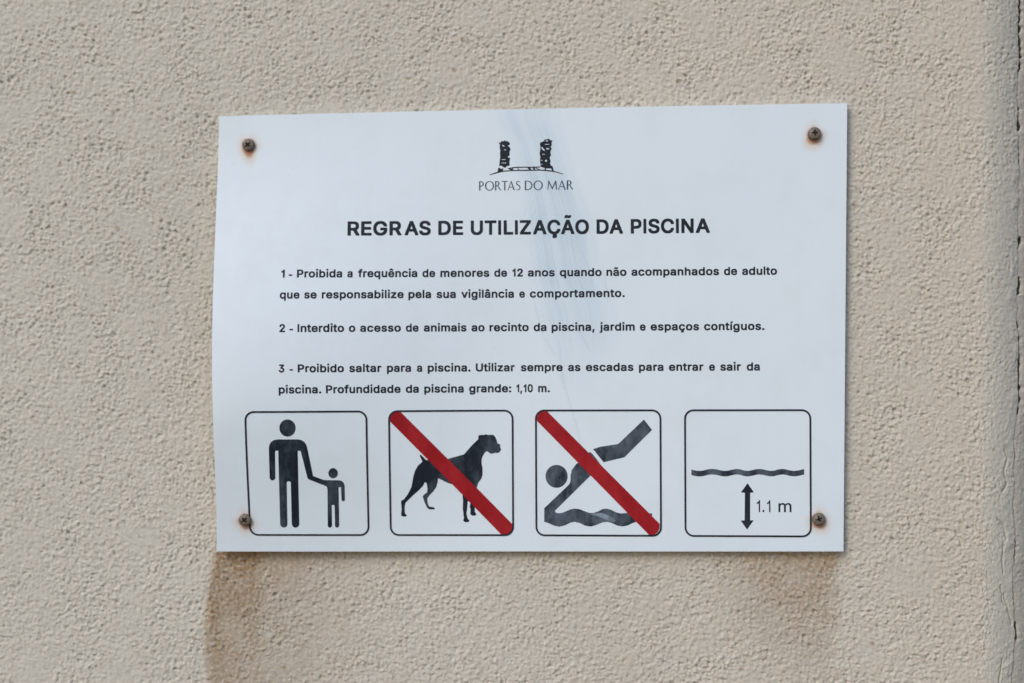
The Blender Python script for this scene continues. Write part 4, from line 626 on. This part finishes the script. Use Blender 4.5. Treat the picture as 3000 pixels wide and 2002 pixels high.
for text, x0, x1 in (('PORTAS', bb[1], bb[2]), ('DO', bb[3], bb[4]), ('MAR', bb[5], bb[6])):
    hgt = 6.25
    gp = 0.10
    tot = sum(LET[c][0] for c in text)+gp*(len(text)-1)
    kern = {'TA': -0.11, 'RT': -0.03}
    tot += sum(kern.get(text[i:i+2], 0) for i in range(len(text)-1))
    kx = (x1-x0)/tot
    x = 0.0
    for i, c in enumerate(text):
        brand += [np.stack([x0+(np.asarray(l)[:, 0]+x)*kx, bb[0]+np.asarray(l)[:, 1]*hgt], 1) for l in LET[c][1]]
        x += LET[c][0]+gp+kern.get(text[i:i+2], 0)
printed('emblem_lettering', brand, m_grey_text, sign)

# pictograms
y0b, y1b = DATA['box_y']
def frame_loops(x0, x1, r=5.6, w=1.22):
    def rr(x0, x1, y0, y1, r):
        out = []
        for cx_, cy_, a in ((x1-r, y1-r, 0), (x0+r, y1-r, 90), (x0+r, y0+r, 180), (x1-r, y0+r, 270)):
            for k_ in range(9):
                t_ = math.radians(a+k_*90/8)
                out.append((cx_+r*math.cos(t_), cy_+r*math.sin(t_)))
        return out
    h_ = w/2
    return [rr(x0-h_, x1+h_, y0b-h_, y1b+h_, r+h_), rr(x0+h_, x1-h_, y0b+h_, y1b-h_, r-h_)]
bx_ = DATA['boxes']
LBL = ['framed pictogram of an adult holding a child by the hand', 'framed pictogram of a dog struck out in red',
       'framed pictogram of a diver struck out in red', 'framed pictogram of the water depth with a double arrow']
pic = [printed('pictogram', frame_loops(*bx_[i]), m_text, sign, layer=0.26, cut=3.0, label=LBL[i]) for i in range(4)]
printed('adult_and_child', S['adult'], m_fig, pic[0], cut=3.0)
printed('dog', S['dog'], m_fig, pic[1], cut=3.0)
printed('red_bar', S['bar2'], m_red, pic[1], layer=0.20, cut=3.0)
printed('diver', S['diver_head']+S['diver_legs']+S['diver_body'], m_worn, pic[2], cut=3.0)
printed('rubbed_patch', S['pale_patch'], m_pale, pic[2], layer=0.16, cut=3.0)  # paler patch of faded print on the wave
printed('red_bar', S['bar3'], m_red, pic[2], layer=0.22, cut=3.0)
printed('water_line', S['water'], m_worn, pic[3], cut=3.0)
printed('depth_arrow', S['arrow'], m_text, pic[3], cut=3.0)
dd = DATA['depth']
ones = word('1.1', dd[1], dd[2], dd[0], 8.0, 'regular')+word('m', dd[3], dd[4], dd[0], 8.0, 'regular')
printed('depth_lettering', ones, m_text, pic[3])

# screws: pan heads with a sunk cross
def screw(x, y, turn, tilt, lift):
    R_, n_r, n_a = 4.15, 26, 96
    rr = np.r_[np.linspace(0, 0.86, n_r-8), 0.90, 0.935, 0.965, 0.985, 1.0, 1.0, 1.0, 1.0]*R_
    zz = 2.5-0.75*(rr/R_)**2
    zz[-8:] = [1.82, 1.74, 1.60, 1.42, 1.15, 0.5, -0.8, -2.5]
    aa = np.linspace(0, 2*np.pi, n_a, endpoint=False)
    RR, AA = np.meshgrid(rr, aa)
    xx, yy = RR*np.cos(AA), RR*np.sin(AA)
    ca, sa = math.cos(turn), math.sin(turn)
    cu_, cv_ = xx*ca+yy*sa, -xx*sa+yy*ca
    arm = lambda a, b_: (1-smooth(0.42, 0.62, np.abs(b_)))*(1-smooth(1.75, 2.15, np.abs(a)))
    m_c = np.maximum(arm(cu_, cv_), arm(cv_, cu_))
    ZZ = np.tile(zz, (n_a, 1))-1.7*m_c*(1-0.25*RR/R_)
    v = np.stack([xx, yy, ZZ], -1).reshape(-1, 3)
    Mx = np.array(Matrix.Rotation(tilt[0], 3, 'X') @ Matrix.Rotation(tilt[1], 3, 'Y'))
    v = v @ Mx.T
    z0 = float(curl(x, y))+lift
    P_ = np.stack([v[:, 0], -(v[:, 2]), v[:, 1]], 1)*MM
    i = np.arange(n_r-1); j = np.arange(n_a)
    a = (j[:, None]*n_r+i[None, :]); b2 = (((j+1) % n_a)[:, None]*n_r+i[None, :])
    f = np.stack([a.ravel(), (a+1).ravel(), (b2+1).ravel(), b2.ravel()], 1)
    o = mesh_np('screw', P_, f, m_screw, sign)
    o.location = (x*MM, -z0*MM, y*MM)
    # dark bottom of the cross
    c = [(-1.55, -.36), (-.36, -.36), (-.36, -1.55), (.36, -1.55), (.36, -.36), (1.55, -.36), (1.55, .36), (.36, .36), (.36, 1.55), (-.36, 1.55), (-.36, .36), (-1.55, .36)]
    cv = []
    for zc in (1.55, 0.55):
        for p in c:
            q = Mx @ np.array([p[0]*ca-p[1]*sa, p[0]*sa+p[1]*ca, zc])
            cv.append((q[0]*MM, -q[2]*MM, q[1]*MM))
    me = bpy.data.meshes.new('cross_recess')
    me.from_pydata(cv, [], [tuple(range(12)), tuple(range(23, 11, -1))]+[(k_, 12+k_, 12+(k_+1) % 12, (k_+1) % 12) for k_ in range(12)])
    me.materials.append(m_recess)
    r_ = bpy.data.objects.new('cross_recess', me)
    C.objects.link(r_)
    r_.parent = o
    return o
pose = [(0.75, (0.10, -0.05), 0.6), (0.05, (-0.16, 0.13), 1.3), (0.7, (0.05, 0.0), 0.3), (0.35, (-0.10, 0.10), 0.9)]
names = ['upper left screw with a long rust run below it', 'upper right screw, tilted and standing proud', 'lower left screw, set on the frame of the first pictogram', 'lower right screw beside the depth pictogram']
for (x, y), (tn, tl, lf), nm in zip(DATA['screws'], pose, names):
    screw(x, y, tn, tl, lf)['label'] = nm
